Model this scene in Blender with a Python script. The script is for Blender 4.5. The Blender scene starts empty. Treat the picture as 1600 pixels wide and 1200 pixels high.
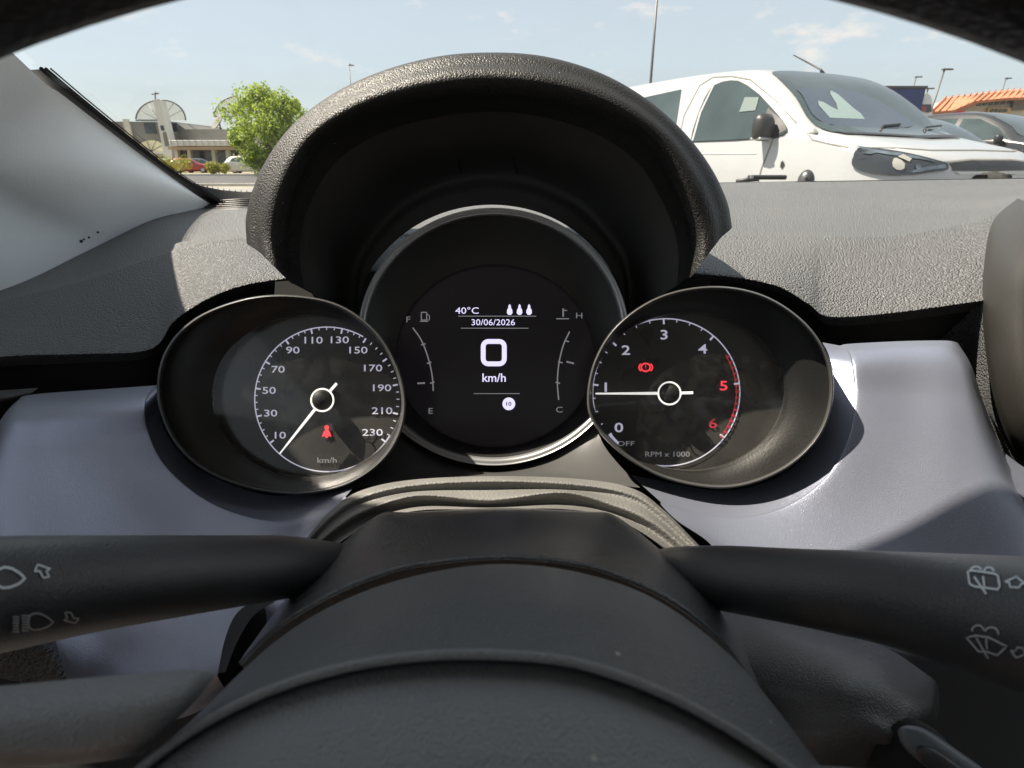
import bpy, bmesh, math, random
from mathutils import Vector, Matrix
from mathutils.bvhtree import BVHTree
random.seed(7)
S = bpy.context.scene
COL = S.collection
# ------------------------------------------------------------------ camera, sky, sun, exposure
FPX = 900.0                                   # focal length in pixels of a 1600 px wide picture
TH = math.atan(345 / FPX)                     # camera looks down a little
CT, ST = math.cos(TH), math.sin(TH)
FW, UP, RT = Vector((0, CT, -ST)), Vector((0, ST, CT)), Vector((1, 0, 0))
cd = bpy.data.cameras.new('camera'); cam = bpy.data.objects.new('camera', cd); COL.objects.link(cam)
cam.rotation_euler = (math.pi / 2 - TH, 0, 0)
cd.sensor_width = 36; cd.lens = 36 * FPX / 1600; cd.clip_start = 0.005; cd.clip_end = 3000
cd.dof.use_dof = True; cd.dof.focus_distance = 0.42; cd.dof.aperture_fstop = 26
S.camera = cam
SUN = Vector((-0.67, 0.05, 1.0)).normalized()      # towards the sun: high, front left
w = bpy.data.worlds.new('World'); S.world = w; w.use_nodes = True
nt = w.node_tree; bg = nt.nodes['Background']
sky = nt.nodes.new('ShaderNodeTexSky'); sky.sky_type = 'NISHITA'; sky.sun_disc = False
sky.sun_elevation = math.asin(SUN.z); sky.sun_rotation = math.atan2(SUN.x, SUN.y)
sky.altitude = 0; sky.air_density = 1.0; sky.dust_density = 1.2; sky.ozone_density = 1.0
bg.inputs['Strength'].default_value = 0.054
# thin fair-weather clouds over the whole sky
tc = nt.nodes.new('ShaderNodeTexCoord'); mp = nt.nodes.new('ShaderNodeMapping')
mp.inputs['Scale'].default_value = (5.0, 5.0, 13.0); mp.inputs['Location'].default_value = (2.1, 3.2, 1.32)
nz = nt.nodes.new('ShaderNodeTexNoise'); nz.inputs['Scale'].default_value = 1.6; nz.inputs['Detail'].default_value = 9; nz.inputs['Roughness'].default_value = 0.62
rp = nt.nodes.new('ShaderNodeValToRGB'); rp.color_ramp.elements[0].position = 0.57; rp.color_ramp.elements[1].position = 0.72
rp.color_ramp.elements[1].color = (0.55, 0.55, 0.55, 1)
mx = nt.nodes.new('ShaderNodeMix'); mx.data_type = 'RGBA'; mx.inputs['B'].default_value = (8.6, 7.2, 6.0, 1)
nt.links.new(tc.outputs['Generated'], mp.inputs['Vector']); nt.links.new(mp.outputs[0], nz.inputs['Vector'])
nt.links.new(nz.outputs['Fac'], rp.inputs[0]); nt.links.new(rp.outputs[0], mx.inputs['Factor'])
veil = nt.nodes.new('ShaderNodeMix'); veil.data_type = 'RGBA'; veil.inputs['Factor'].default_value = 0.65   # thin even veil of summer haze over the whole sky
veil.inputs['B'].default_value = (5.3, 5.7, 5.8, 1)
nt.links.new(sky.outputs[0], veil.inputs['A']); nt.links.new(veil.outputs['Result'], mx.inputs['A']); nt.links.new(mx.outputs['Result'], bg.inputs['Color'])
sd = bpy.data.lights.new('sun', 'SUN'); sd.energy = 5.0; sd.angle = math.radians(0.5); sd.color = (1.0, 0.89, 0.745)
so = bpy.data.objects.new('sun', sd); COL.objects.link(so); so.rotation_euler = SUN.to_track_quat('Z', 'Y').to_euler()
S.view_settings.view_transform = 'Standard'; S.view_settings.look = 'None'
S.view_settings.gamma = 1; S.view_settings.use_curve_mapping = False; S.view_settings.exposure = 1.5
S.render.engine = 'CYCLES'; S.cycles.use_denoising = True; S.cycles.max_bounces = 8; S.cycles.transparent_max_bounces = 16
H = 1.0                                       # eye height over the ground; the eye is the origin

# ------------------------------------------------------------------ helpers
def Q(px, py, d):                             # a point seen at a picture position, d metres along the view axis
    return d * (FW + (px - 800) / FPX * RT + (600 - py) / FPX * UP)
def W(px, py, Y):                             # the same, Y metres ahead
    v = FW + (px - 800) / FPX * RT + (600 - py) / FPX * UP
    return v * (Y / v.y)
def V(p): return p if isinstance(p, Vector) else (Q(*p))
def mat(name, col, rough=0.5, metal=0.0, spec=0.5, emit=None, estr=0, grain=None, var=None, coat=0, flake=None, specks=0):
    m = bpy.data.materials.new(name); m.use_nodes = True; n = m.node_tree; b = n.nodes['Principled BSDF']
    b.inputs['Base Color'].default_value = (*col, 1); b.inputs['Roughness'].default_value = rough
    b.inputs['Metallic'].default_value = metal; b.inputs['Specular IOR Level'].default_value = spec
    b.inputs['Coat Weight'].default_value = coat; b.inputs['Coat Roughness'].default_value = 0.05 if not grain else 0.3
    if emit: b.inputs['Emission Color'].default_value = (*emit, 1); b.inputs['Emission Strength'].default_value = estr
    tcn = None
    def coord():
        nonlocal tcn
        if tcn is None: tcn = n.nodes.new('ShaderNodeTexCoord')
        return tcn.outputs['Object']
    if grain:                                 # (kind, scale, height)
        kind, sc, hgt = grain
        bp = n.nodes.new('ShaderNodeBump'); bp.inputs['Distance'].default_value = hgt; bp.inputs['Strength'].default_value = 1.0
        if kind == 'leather':
            t = n.nodes.new('ShaderNodeTexVoronoi'); t.feature = 'SMOOTH_F1'; t.inputs['Scale'].default_value = sc; t.inputs['Smoothness'].default_value = 0.35
            nn = n.nodes.new('ShaderNodeTexNoise'); nn.inputs['Scale'].default_value = sc * 0.45; nn.inputs['Detail'].default_value = 2
            mm = n.nodes.new('ShaderNodeVectorMath'); mm.operation = 'MULTIPLY_ADD'; mm.inputs[1].default_value = (0.9 / sc,) * 3
            n.links.new(nn.outputs['Color'], mm.inputs[0]); n.links.new(coord(), mm.inputs[2]); n.links.new(coord(), nn.inputs['Vector'])
            n.links.new(mm.outputs[0], t.inputs['Vector']); src = t.outputs['Distance']
            bp.invert = True
        else:
            t = n.nodes.new('ShaderNodeTexNoise'); t.inputs['Scale'].default_value = sc; t.inputs['Detail'].default_value = 3
            n.links.new(coord(), t.inputs['Vector']); src = t.outputs['Fac']
        n.links.new(src, bp.inputs['Height']); n.links.new(bp.outputs[0], b.inputs['Normal'])
    if var:                                   # (scale, amount): uneven colour and gloss
        sc, am = var
        t = n.nodes.new('ShaderNodeTexNoise'); t.inputs['Scale'].default_value = sc; t.inputs['Detail'].default_value = 5
        n.links.new(coord(), t.inputs['Vector'])
        r = n.nodes.new('ShaderNodeMapRange'); r.inputs[1].default_value = 0.3; r.inputs[2].default_value = 0.7
        r.inputs[3].default_value = 1 - am; r.inputs[4].default_value = 1 + am
        n.links.new(t.outputs['Fac'], r.inputs[0])
        h = n.nodes.new('ShaderNodeVectorMath'); h.operation = 'SCALE'; h.inputs[0].default_value = col
        n.links.new(r.outputs[0], h.inputs['Scale']); n.links.new(h.outputs[0], b.inputs['Base Color'])
        r2 = n.nodes.new('ShaderNodeMath'); r2.operation = 'MULTIPLY'; r2.inputs[1].default_value = rough
        n.links.new(r.outputs[0], r2.inputs[0]); n.links.new(r2.outputs[0], b.inputs['Roughness'])
    if specks:                                # pale dust specks
        t = n.nodes.new('ShaderNodeTexVoronoi'); t.inputs['Scale'].default_value = specks
        n.links.new(coord(), t.inputs['Vector'])
        lt = n.nodes.new('ShaderNodeMath'); lt.operation = 'LESS_THAN'; lt.inputs[1].default_value = 0.035
        n.links.new(t.outputs['Distance'], lt.inputs[0])
        mxx = n.nodes.new('ShaderNodeMix'); mxx.data_type = 'RGBA'; mxx.inputs['B'].default_value = (0.45, 0.43, 0.4, 1)
        n.links.new(lt.outputs[0], mxx.inputs['Factor'])
        old = b.inputs['Base Color'].links
        if old: n.links.new(old[0].from_socket, mxx.inputs['A'])
        else: mxx.inputs['A'].default_value = (*col, 1)
        n.links.new(mxx.outputs['Result'], b.inputs['Base Color'])
    return m
def glass(name, tint, refl, rough=0.0, opac=0.0, ocol=(0.1, 0.1, 0.1), smear=0):
    m = bpy.data.materials.new(name); m.use_nodes = True; n = m.node_tree; n.nodes.clear()
    o = n.nodes.new('ShaderNodeOutputMaterial'); a = n.nodes.new('ShaderNodeMixShader'); t = n.nodes.new('ShaderNodeBsdfTransparent')
    g = n.nodes.new('ShaderNodeBsdfGlossy'); f = n.nodes.new('ShaderNodeFresnel'); f.inputs['IOR'].default_value = 1.45
    k = n.nodes.new('ShaderNodeMath'); k.operation = 'MULTIPLY'; k.inputs[1].default_value = refl
    t.inputs[0].default_value = (*tint, 1); g.inputs['Roughness'].default_value = rough
    n.links.new(f.outputs[0], k.inputs[0]); n.links.new(k.outputs[0], a.inputs[0]); n.links.new(t.outputs[0], a.inputs[1]); n.links.new(g.outputs[0], a.inputs[2])
    last = a
    if opac:
        d = n.nodes.new('ShaderNodeBsdfDiffuse'); d.inputs[0].default_value = (*ocol, 1)
        b = n.nodes.new('ShaderNodeMixShader'); b.inputs[0].default_value = opac
        if smear:
            tcx = n.nodes.new('ShaderNodeTexCoord'); tn_ = n.nodes.new('ShaderNodeTexNoise'); tn_.inputs['Scale'].default_value = smear; tn_.inputs['Detail'].default_value = 6; tn_.inputs['Distortion'].default_value = 1.2
            mr_ = n.nodes.new('ShaderNodeMapRange'); mr_.inputs[1].default_value = 0.4; mr_.inputs[2].default_value = 0.75; mr_.inputs[3].default_value = opac * .2; mr_.inputs[4].default_value = opac * 2.2
            n.links.new(tcx.outputs['Object'], tn_.inputs['Vector']); n.links.new(tn_.outputs['Fac'], mr_.inputs[0]); n.links.new(mr_.outputs[0], b.inputs[0])
        n.links.new(a.outputs[0], b.inputs[1]); n.links.new(d.outputs[0], b.inputs[2]); last = b
    n.links.new(last.outputs[0], o.inputs[0]); return m
M = dict(
    dash=mat('dash_leatherette', (0.095, 0.096, 0.098), 0.46, grain=('leather', 700, 0.0021), var=(6, 0.12), spec=0.6),
    hood=mat('visor_leatherette', (0.0125, 0.012, 0.0115), 0.50, grain=('leather', 1150, 0.00032), var=(8, 0.15), specks=110),
    under=mat('visor_underside', (0.060, 0.058, 0.056), 0.6, grain=('noise', 900, 0.0002), var=(9, 0.2)),
    black=mat('black_plastic', (0.010, 0.010, 0.011), 0.5, var=(12, 0.2)),
    void=mat('dark_recess', (0.006, 0.006, 0.006), 0.8),
    plastic=mat('fine_black_plastic', (0.035, 0.036, 0.038), 0.42, grain=('noise', 1500, 0.00025), var=(14, 0.18), specks=90),
    wheel=mat('wheel_plastic', (0.085, 0.088, 0.092), 0.38, spec=1.0, grain=('noise', 1800, 0.0007), var=(12, 0.15), specks=80),
    pad=mat('wheel_plastic_lit', (0.20, 0.207, 0.216), 0.40, spec=1.0, grain=('noise', 1800, 0.0007), var=(12, 0.12), specks=80),  # wheel plastic again, made paler so the pad looks lit
    rim=mat('wheel_leather', (0.018, 0.017, 0.017), 0.5, grain=('leather', 700, 0.0004)),
    shroud=mat('shroud_plastic', (0.045, 0.045, 0.047), 0.31, spec=1.0, coat=0.25, grain=('noise', 1500, 0.0006), var=(14, 0.2), specks=90),
    stalk=mat('stalk_plastic', (0.030, 0.032, 0.035), 0.32, spec=1.0, coat=0.2, grain=('noise', 2600, 0.00022), var=(16, 0.15)),
    silver=mat('satin_silver_blue', (0.275, 0.295, 0.37), 0.36, 0.66, grain=('noise', 2100, 0.00020), var=(10, 0.07)),
    gaiter=mat('folded_leatherette', (0.13, 0.128, 0.122), 0.6, grain=('leather', 900, 0.0003), var=(20, 0.15)),
    pillar=mat('pillar_trim', (0.90, 0.93, 0.95), 0.6, grain=('noise', 500, 0.0002), var=(5, 0.05)),
    pod=mat('pod_plastic', (0.028, 0.026, 0.023), 0.45, grain=('noise', 1500, 0.0002), var=(9, 0.12)),
    chrome=mat('satin_chrome', (0.40, 0.405, 0.415), 0.32, 0.7, var=(30, 0.1)),
    rimb=mat('gauge_rim', (0.06, 0.06, 0.06), 0.35, 0.0, coat=0.2, var=(20, 0.1)),
    bowl=mat('gauge_bowl', (0.0115, 0.0112, 0.0108), 0.45, var=(25, 0.15), grain=('noise', 700, 0.0001)),
    dial=mat('dial_face', (0.055, 0.053, 0.050), 0.3, var=(30, 0.3)),
    screen=mat('screen', (0.006, 0.006, 0.007), 0.25, emit=(0.35, 0.30, 0.36), estr=0.004),
    lav=mat('lit_lavender', (0.3, 0.3, 0.35), 0.5, emit=(0.70, 0.66, 0.95), estr=0.42),
    dim=mat('dim_print', (0.2, 0.2, 0.2), 0.5, emit=(0.55, 0.55, 0.6), estr=0.10),
    pale=mat('lit_white', (0.5, 0.5, 0.5), 0.5, emit=(0.76, 0.74, 0.95), estr=0.17),
    needle=mat('needle', (0.75, 0.74, 0.70), 0.4, emit=(0.9, 0.88, 0.85), estr=0.30),
    red=mat('lit_red', (0.4, 0.03, 0.04), 0.5, emit=(0.95, 0.06, 0.08), estr=0.4),
    redp=mat('red_print', (0.35, 0.03, 0.05), 0.5, emit=(0.8, 0.08, 0.1), estr=0.10),
    print=mat('pale_print', (0.70, 0.75, 0.78), 0.6),
    printd=mat('grey_print', (0.42, 0.43, 0.43), 0.6),
    frit=mat('frit_enamel', (0.006, 0.006, 0.006), 0.5),
    wind=glass('windscreen_glass', (0.955, 0.97, 0.965), 0.55, opac=0.012, ocol=(0.6, 0.6, 0.58), smear=18),
    lens=glass('gauge_lens', (0.97, 0.97, 0.97), 0.5, 0.08, opac=0.014, ocol=(0.5, 0.47, 0.40), smear=110),
    headliner=mat('headliner', (0.5, 0.51, 0.52), 0.9),
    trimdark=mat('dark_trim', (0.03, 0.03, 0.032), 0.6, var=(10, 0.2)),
    carpet=mat('carpet', (0.02, 0.02, 0.02), 0.95, grain=('noise', 600, 0.002)),
)
LOCAL = False
def link(name, me, m=None, parent=None, smooth=True):
    o = bpy.data.objects.new(name, me); COL.objects.link(o)
    if m is not None: me.materials.append(M[m] if isinstance(m, str) else m)
    if smooth:
        for p in me.polygons: p.use_smooth = True
    if parent is not None:
        o.parent = parent
        if not LOCAL: o.matrix_parent_inverse = parent.matrix_basis.inverted()
    return o
def mesh(name, vs, fs, m=None, parent=None, smooth=True):
    me = bpy.data.meshes.new(name); me.from_pydata([tuple(v) for v in vs], [], fs); me.update()
    return link(name, me, m, parent, smooth)
def tag(o, label, cat=None, group=None, kind=None):
    if label: o['label'] = label
    if cat: o['category'] = cat
    if group: o['group'] = group
    if kind: o['kind'] = kind
    return o
def thing(name, label, cat, loc=(0, 0, 0), group=None):
    o = bpy.data.objects.new(name, None); COL.objects.link(o); o.location = loc; o.empty_display_size = 0.05
    return tag(o, label, cat, group)
def cr(P, t, closed=False):                   # Catmull-Rom
    n = len(P)
    if closed:
        t %= n; i = int(t); f = t - i; a, b, c, d = P[(i - 1) % n], P[i % n], P[(i + 1) % n], P[(i + 2) % n]
    else:
        i = min(int(t), n - 2); f = t - i
        b, c = P[i], P[i + 1]; a = P[i - 1] if i > 0 else b * 2 - c; d = P[i + 2] if i + 2 < n else c * 2 - b
    return 0.5 * ((2 * b) + (c - a) * f + (2 * a - 5 * b + 4 * c - d) * f * f + (3 * b - a - 3 * c + d) * f ** 3)
def spline(pts, n, closed=False):             # n samples spread by length
    P = [V(p) for p in pts]; L = len(P) if closed else len(P) - 1
    fine = [cr(P, min(k / 12, L - 1e-6) if not closed else k / 12, closed) for k in range(L * 12 + 1)]
    cum = [0]
    for a, b in zip(fine, fine[1:]): cum.append(cum[-1] + (b - a).length)
    out = []; j = 0; tot = cum[-1]
    for k in range(n):
        s = tot * k / (n if closed else n - 1)
        while j < len(cum) - 2 and cum[j + 1] < s: j += 1
        f = (s - cum[j]) / max(cum[j + 1] - cum[j], 1e-12); out.append(fine[j].lerp(fine[j + 1], min(f, 1)))
    return out
def grid(rows, closed=False):
    n = len(rows[0]); vs = [v for r in rows for v in r]; fs = []
    for i in range(len(rows) - 1):
        for j in range(n if closed else n - 1):
            k = (j + 1) % n; fs.append((i * n + j, i * n + k, (i + 1) * n + k, (i + 1) * n + j))
    return vs, fs
def surf(name, rows, m, parent=None, nu=48, nv=6, closed=False, straight=False, thick=0, byindex=False):
    R = []
    for r in rows:
        if byindex:
            P = [V(p) for p in r]; L = len(P) if closed else len(P) - 1
            R.append([cr(P, (k * L / nu) if closed else min(k * L / (nu - 1), L - 1e-6), closed) for k in range(nu)])
        else: R.append(spline(r, nu, closed))
    if not straight and len(R) > 2:
        out = []
        L = len(R) - 1
        for k in range(L * nv + 1):
            t = min(k / nv, L - 1e-6); out.append([cr([r[j] for r in R], t) for j in range(nu)])
        R = out
    vs, fs = grid(R, closed); o = mesh(name, vs, fs, m, parent)
    if thick:
        md = o.modifiers.new('thickness', 'SOLIDIFY'); md.thickness = thick; md.offset = -1
    return o
def box_vf(x0, y0, z0, x1, y1, z1):
    vs = [(x, y, z) for z in (z0, z1) for y in (y0, y1) for x in (x0, x1)]
    return vs, [(0, 2, 3, 1), (4, 5, 7, 6), (0, 1, 5, 4), (2, 6, 7, 3), (0, 4, 6, 2), (1, 3, 7, 5)]
def box(name, a, b, m, parent=None, bev=0.0):
    lo = [min(p, q) for p, q in zip(a, b)]; hi = [max(p, q) for p, q in zip(a, b)]
    vs, fs = box_vf(*lo, *hi); o = mesh(name, vs, fs, m, parent, smooth=False)
    if bev:
        md = o.modifiers.new('bevel', 'BEVEL'); md.width = bev; md.segments = 2
    return o
def tube_vf(pts, radii, n=16, cap=True, squash=None):
    pts = [V(p) for p in pts]; vs, fs = [], []; up0 = Vector((0, 0, 1))
    for i, p in enumerate(pts):
        t = (pts[min(i + 1, len(pts) - 1)] - pts[max(i - 1, 0)]).normalized()
        a = t.cross(up0 if abs(t.z) < 0.95 else Vector((0, 1, 0))).normalized(); b = a.cross(t).normalized()
        r = radii[i] if isinstance(radii, (list, tuple)) else radii
        for k in range(n):
            q = 2 * math.pi * k / n; sx = squash or 1
            vs.append(p + a * (math.cos(q) * r * sx) + b * (math.sin(q) * r))
    for i in range(len(pts) - 1):
        for k in range(n): fs.append((i * n + k, i * n + (k + 1) % n, (i + 1) * n + (k + 1) % n, (i + 1) * n + k))
    if cap: fs.append(tuple(range(n - 1, -1, -1))); fs.append(tuple((len(pts) - 1) * n + k for k in range(n)))
    return vs, fs
def tube(name, pts, radii, m, parent=None, n=16, squash=None):
    vs, fs = tube_vf(pts, radii, n, True, squash); return mesh(name, vs, fs, m, parent)
def ribbon_vf(pts, wpx, d, bvh=None, closed=False, vs=None, fs=None):
    vs = [] if vs is None else vs; fs = [] if fs is None else fs
    P = [Vector((p[0], p[1])) for p in pts]; n = len(P); base = len(vs)
    for i, p in enumerate(P):
        a = P[(i - 1) % n] if (closed or i > 0) else p; b = P[(i + 1) % n] if (closed or i < n - 1) else p
        t = (b - a).normalized(); nn = Vector((-t.y, t.x)) * wpx / 2
        for q in (p + nn, p - nn): vs.append(place(q.x, q.y, d, bvh))
    for i in range(n if closed else n - 1):
        j = (i + 1) % n; fs.append((base + 2 * i, base + 2 * i + 1, base + 2 * j + 1, base + 2 * j))
    return vs, fs
def place(px, py, d, bvh=None):
    if bvh is None: return Q(px, py, d)
    r = Q(px, py, 1.0).normalized(); h = bvh.ray_cast(Vector((0, 0, 0)), r)
    return (h[0] - r * 0.0005) if h[0] is not None else Q(px, py, d)
def ribbon(name, pts, wpx, d, m, parent=None, bvh=None, closed=False):
    vs, fs = ribbon_vf(pts, wpx, d, bvh, closed); return mesh(name, vs, fs, m, parent)
def arc(cx, cy, rx, ry, a0, a1, n):           # picture angles in degrees, 0 right, 90 up
    return [(cx + rx * math.cos(math.radians(a0 + (a1 - a0) * k / n)), cy - ry * math.sin(math.radians(a0 + (a1 - a0) * k / n))) for k in range(n + 1)]
def flat(name, pts, d, m, parent=None):
    return mesh(name, [Q(x, y, d) for x, y in pts], [tuple(range(len(pts)))], m, parent, smooth=False)
def text(name, s, px, py, d, hpx, m, parent=None, sx=1.0, rot=0.0, bold=0.0):
    cu = bpy.data.curves.new(name, 'FONT'); cu.body = s; cu.align_x = 'CENTER'; cu.align_y = 'CENTER'; cu.size = 1.0; cu.offset = bold
    cu.resolution_u = 3
    t = bpy.data.objects.new(name, cu); COL.objects.link(t)
    bpy.context.view_layer.update()
    me = bpy.data.meshes.new_from_object(t.evaluated_get(bpy.context.evaluated_depsgraph_get()))
    bpy.data.objects.remove(t); bpy.data.curves.remove(cu)
    k = hpx / FPX * d / 0.70; c, s_ = math.cos(rot), math.sin(rot); o0 = Q(px, py, d)
    xs = [v.co.x for v in me.vertices]; ys = [v.co.y for v in me.vertices]
    mxx, mxy = (min(xs) + max(xs)) / 2, (min(ys) + max(ys)) / 2
    for v in me.vertices:
        x, y = (v.co.x - mxx) * k * sx, (v.co.y - mxy) * k
        v.co = o0 + RT * (x * c - y * s_) + UP * (x * s_ + y * c)
    me.materials.clear()
    return link(name, me, m, parent, smooth=False)
def bvh_of(o):
    dg = bpy.context.evaluated_depsgraph_get(); return BVHTree.FromObject(o, dg)

# ------------------------------------------------------------------ ground and road (the setting)
def struct(name, vs, fs, m): 
    o = mesh(name, vs, fs, m, None, smooth=False); o['kind'] = 'structure'; return o
def sheet(name, x0, y0, x1, y1, z, m): return struct(name, [(x0, y0, z), (x1, y0, z), (x1, y1, z), (x0, y1, z)], [(0, 1, 2, 3)], m)
asph = mat('asphalt', (0.060, 0.060, 0.062), 0.9, var=(1.5, 0.2), grain=('noise', 60, 0.01))
pave = mat('pale_paving', (0.20, 0.195, 0.18), 0.9, var=(0.8, 0.15))
soil = mat('dry_ground', (0.22, 0.20, 0.14), 0.95, var=(0.2, 0.3))
kerbm = mat('kerb_stone', (0.45, 0.43, 0.40), 0.9, var=(2, 0.15))
sheet('ground', -900, -300, 900, 1500, -H, soil)
sheet('parking_lot', -60, -30, 60, 27, -H + 0.004, pave)
sheet('road', -200, 29, 200, 52, -H + 0.008, asph)
kb = box('kerb', (-200, 52, -H), (200, 52.35, -H + 0.14), kerbm); kb['kind'] = 'structure'
kb = box('near_kerb', (-60, 28.2, -H), (60, 28.5, -H + 0.12), kerbm); kb['kind'] = 'structure'
white_paint = mat('road_paint', (0.7, 0.7, 0.68), 0.8, var=(3, 0.15))
for k in range(-4, 12):
    sheet('parking_line', 1.0 + k * 2.6, 6.2, 1.12 + k * 2.6, 11.0, -H + 0.010, white_paint)

# ------------------------------------------------------------------ the car we sit in: pillars, roof, windscreen, doors
car = thing('car', 'cabin shell of the car with pale grey windscreen pillar at left', 'car', (0.38, 0.0, -H))
CX = 0.38
def mirror(p): return Vector((2 * CX - p.x, p.y, p.z))
edge = [(330, 321, 0.90), (255, 268, 0.78), (180, 212, 0.66), (100, 150, 0.56), (40, 102, 0.50)]
edge = [V(p) for p in edge] + [Vector((-0.437, 0.428, 0.20)), Vector((-0.417, 0.300, 0.30)), Vector((-0.38, 0.25, 0.36))]
foot = [(338, 320, 0.92), (300, 333, 0.86), (235, 360, 0.78), (130, 402, 0.66), (0, 454, 0.56)]
foot = [V(p) for p in foot] + [Vector((-0.52, 0.42, -0.11)), Vector((-0.54, 0.33, -0.10))]
midp = [(334, 320.5, 0.91), (280, 296, 0.80), (215, 280, 0.70), (120, 270, 0.60), (0, 262, 0.53)]
midp = [V(p) for p in midp] + [Vector((-0.50, 0.38, 0.10)), Vector((-0.48, 0.25, 0.22)), Vector((-0.45, 0.17, 0.335))]
rear = [V((0, 454, 0.56)), Vector((-0.53, 0.40, -0.10)), Vector((-0.55, 0.34, -0.08)), Vector((-0.55, 0.31, 0.05)), Vector((-0.54, 0.28, 0.18)), Vector((-0.53, 0.24, 0.33))]
def two_sides(name, rows, m, **k):
    a = surf(name, rows, m, car, **k)
    b = surf(name, [[mirror(V(p)) for p in r] for r in rows], m, car, **k); return a, b
two_sides('pillar_trim', [edge, midp, foot], 'pillar', nu=60, nv=8)
two_sides('pillar_trim', [[midp[4], midp[5], midp[6], midp[7]], [foot[4], Vector((-0.545, 0.30, 0.0)), Vector((-0.545, 0.25, 0.15)), Vector((-0.52, 0.14, 0.34))]], 'pillar', nu=24)
# header rail over the windscreen and the roof lining behind it
hdr = [Vector((-0.38, 0.25, 0.36)), Vector((-0.34, 0.245, 0.36)), Vector((-0.232, 0.258, 0.36)), Vector((-0.069, 0.297, 0.362)), Vector((0.10, 0.335, 0.365)), Vector((0.38, 0.36, 0.366))]
hdr = hdr + [mirror(p) for p in hdr[-2::-1]]
r1 = [Vector((p.x * 1.03 - 0.012, p.y - 0.10, 0.385)) for p in hdr]; r1[0].x = -0.47; r1[-1].x = 1.23
r2 = [Vector((-0.50 + 1.76 * k / 8, -0.1, 0.41)) for k in range(9)]; r3 = [Vector((-0.52 + 1.80 * k / 8, -1.5, 0.40)) for k in range(9)]
surf('roof_lining', [hdr, r1, r2, r3], 'headliner', car, nu=40, nv=4, straight=True)
outer_paint = mat('car_paint', (0.30, 0.31, 0.33), 0.3, 0.3, coat=0.5, var=(4, 0.04))
sk = [[p + Vector((0, -0.012, 0.03)) for p in hdr], [p + Vector((0, -0.02, 0.035)) for p in r1], [p + Vector((0, 0, 0.04)) for p in r2], [p + Vector((0, 0, 0.04)) for p in r3]]
surf('roof_panel', sk, outer_paint, car, nu=40, straight=True)
# roof rails above the side windows, doors, floor, bonnet
rail = [[Vector((-0.38, 0.25, 0.36)), Vector((-0.47, 0.18, 0.37)), Vector((-0.50, -0.1, 0.41)), Vector((-0.52, -1.5, 0.40))],
        [Vector((-0.45, 0.33, 0.26)), Vector((-0.52, 0.14, 0.32)), Vector((-0.55, -0.1, 0.335)), Vector((-0.57, -1.5, 0.32))]]
two_sides('roof_rail', rail, 'headliner', nu=30, straight=True)
door = [[Vector((-0.54, 0.45, -0.11)), Vector((-0.56, 0.0, -0.03)), Vector((-0.57, -1.4, 0.0))],
        [Vector((-0.53, 0.45, -0.25)), Vector((-0.54, 0.0, -0.2)), Vector((-0.55, -1.4, -0.2))],
        [Vector((-0.50, 0.45, -0.75)), Vector((-0.52, 0.0, -0.75)), Vector((-0.52, -1.4, -0.75))]]
two_sides('door_panel', door, 'trimdark', nu=20, nv=6)
mesh('floor', [(-0.6, -1.5, -0.72), (1.36, -1.5, -0.72), (1.36, 0.7, -0.70), (-0.6, 0.7, -0.70), (1.36, 0.75, -0.2), (-0.6, 0.75, -0.2)], [(0, 1, 2, 3), (3, 2, 4, 5)], 'carpet', car, smooth=False)
mesh('added_firewall', [(-0.6, 0.86, -0.75), (1.36, 0.86, -0.75), (1.36, 0.90, -0.075), (-0.6, 0.90, -0.075)], [(0, 1, 2, 3)], 'carpet', car, smooth=False)  # unseen, added to stop daylight leaking in under the dash
two_sides('added_kick_panel', [[Vector((-0.535, 0.44, -0.12)), Vector((-0.53, 0.90, -0.07))], [Vector((-0.50, 0.44, -0.75)), Vector((-0.50, 0.90, -0.75))]], 'carpet', nu=4)  # unseen, added to close the light leak beside the footwell
mesh('unseen_bulkhead', [(-0.6, -1.5, -0.72), (1.36, -1.5, -0.72), (1.36, -1.5, 0.10), (-0.6, -1.5, 0.10)], [(0, 1, 2, 3)], 'trimdark', car, smooth=False)  # unseen; its height is set to hold back light from the rear
surf('bonnet', [[Vector((x, 1.28 - 0.25 * (x - CX) ** 2, -0.10)) for x in (-0.4, 0, 0.38, 0.76, 1.16)], [Vector((x, 1.7 - 0.2 * (x - CX) ** 2, -0.16)) for x in (-0.42, 0, 0.38, 0.76, 1.18)], [Vector((x, 2.1 - 0.5 * (x - CX) ** 2, -0.34)) for x in (-0.38, 0, 0.38, 0.76, 1.14)]], outer_paint, car, nu=24)
# unseen front seats, added for warm bounce light and to block rear light
tan = mat('seat_bounce_tan', (0.14, 0.085, 0.05), 0.55, var=(8, 0.1))  # tan picked to throw warm light onto the stalk undersides
for sx_ in (0.0, 0.76):
  surf('added_seat_cushion', [[Vector((x + sx_, 0.0, -0.52)) for x in (-.26, 0, .26)], [Vector((x + sx_, 0.02, -0.36 + .5 * x * x)) for x in (-.26, 0, .26)], [Vector((x + sx_, -0.25, -0.36 + .6 * x * x)) for x in (-.26, 0, .26)], [Vector((x + sx_, -0.55, -0.40 + .5 * x * x)) for x in (-.26, 0, .26)]], tan, car, nu=16)
  surf('added_seat_back', [[Vector((x + sx_, -0.55 + .6 * x * x, -0.40)) for x in (-.25, 0, .25)], [Vector((x + sx_, -0.66 + .6 * x * x, -0.05)) for x in (-.25, 0, .25)], [Vector((x + sx_, -0.76 + .5 * x * x, 0.14)) for x in (-.2, 0, .2)], [Vector((x + sx_, -0.82, 0.15)) for x in (-.2, 0, .2)]], tan, car, nu=16)
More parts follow.
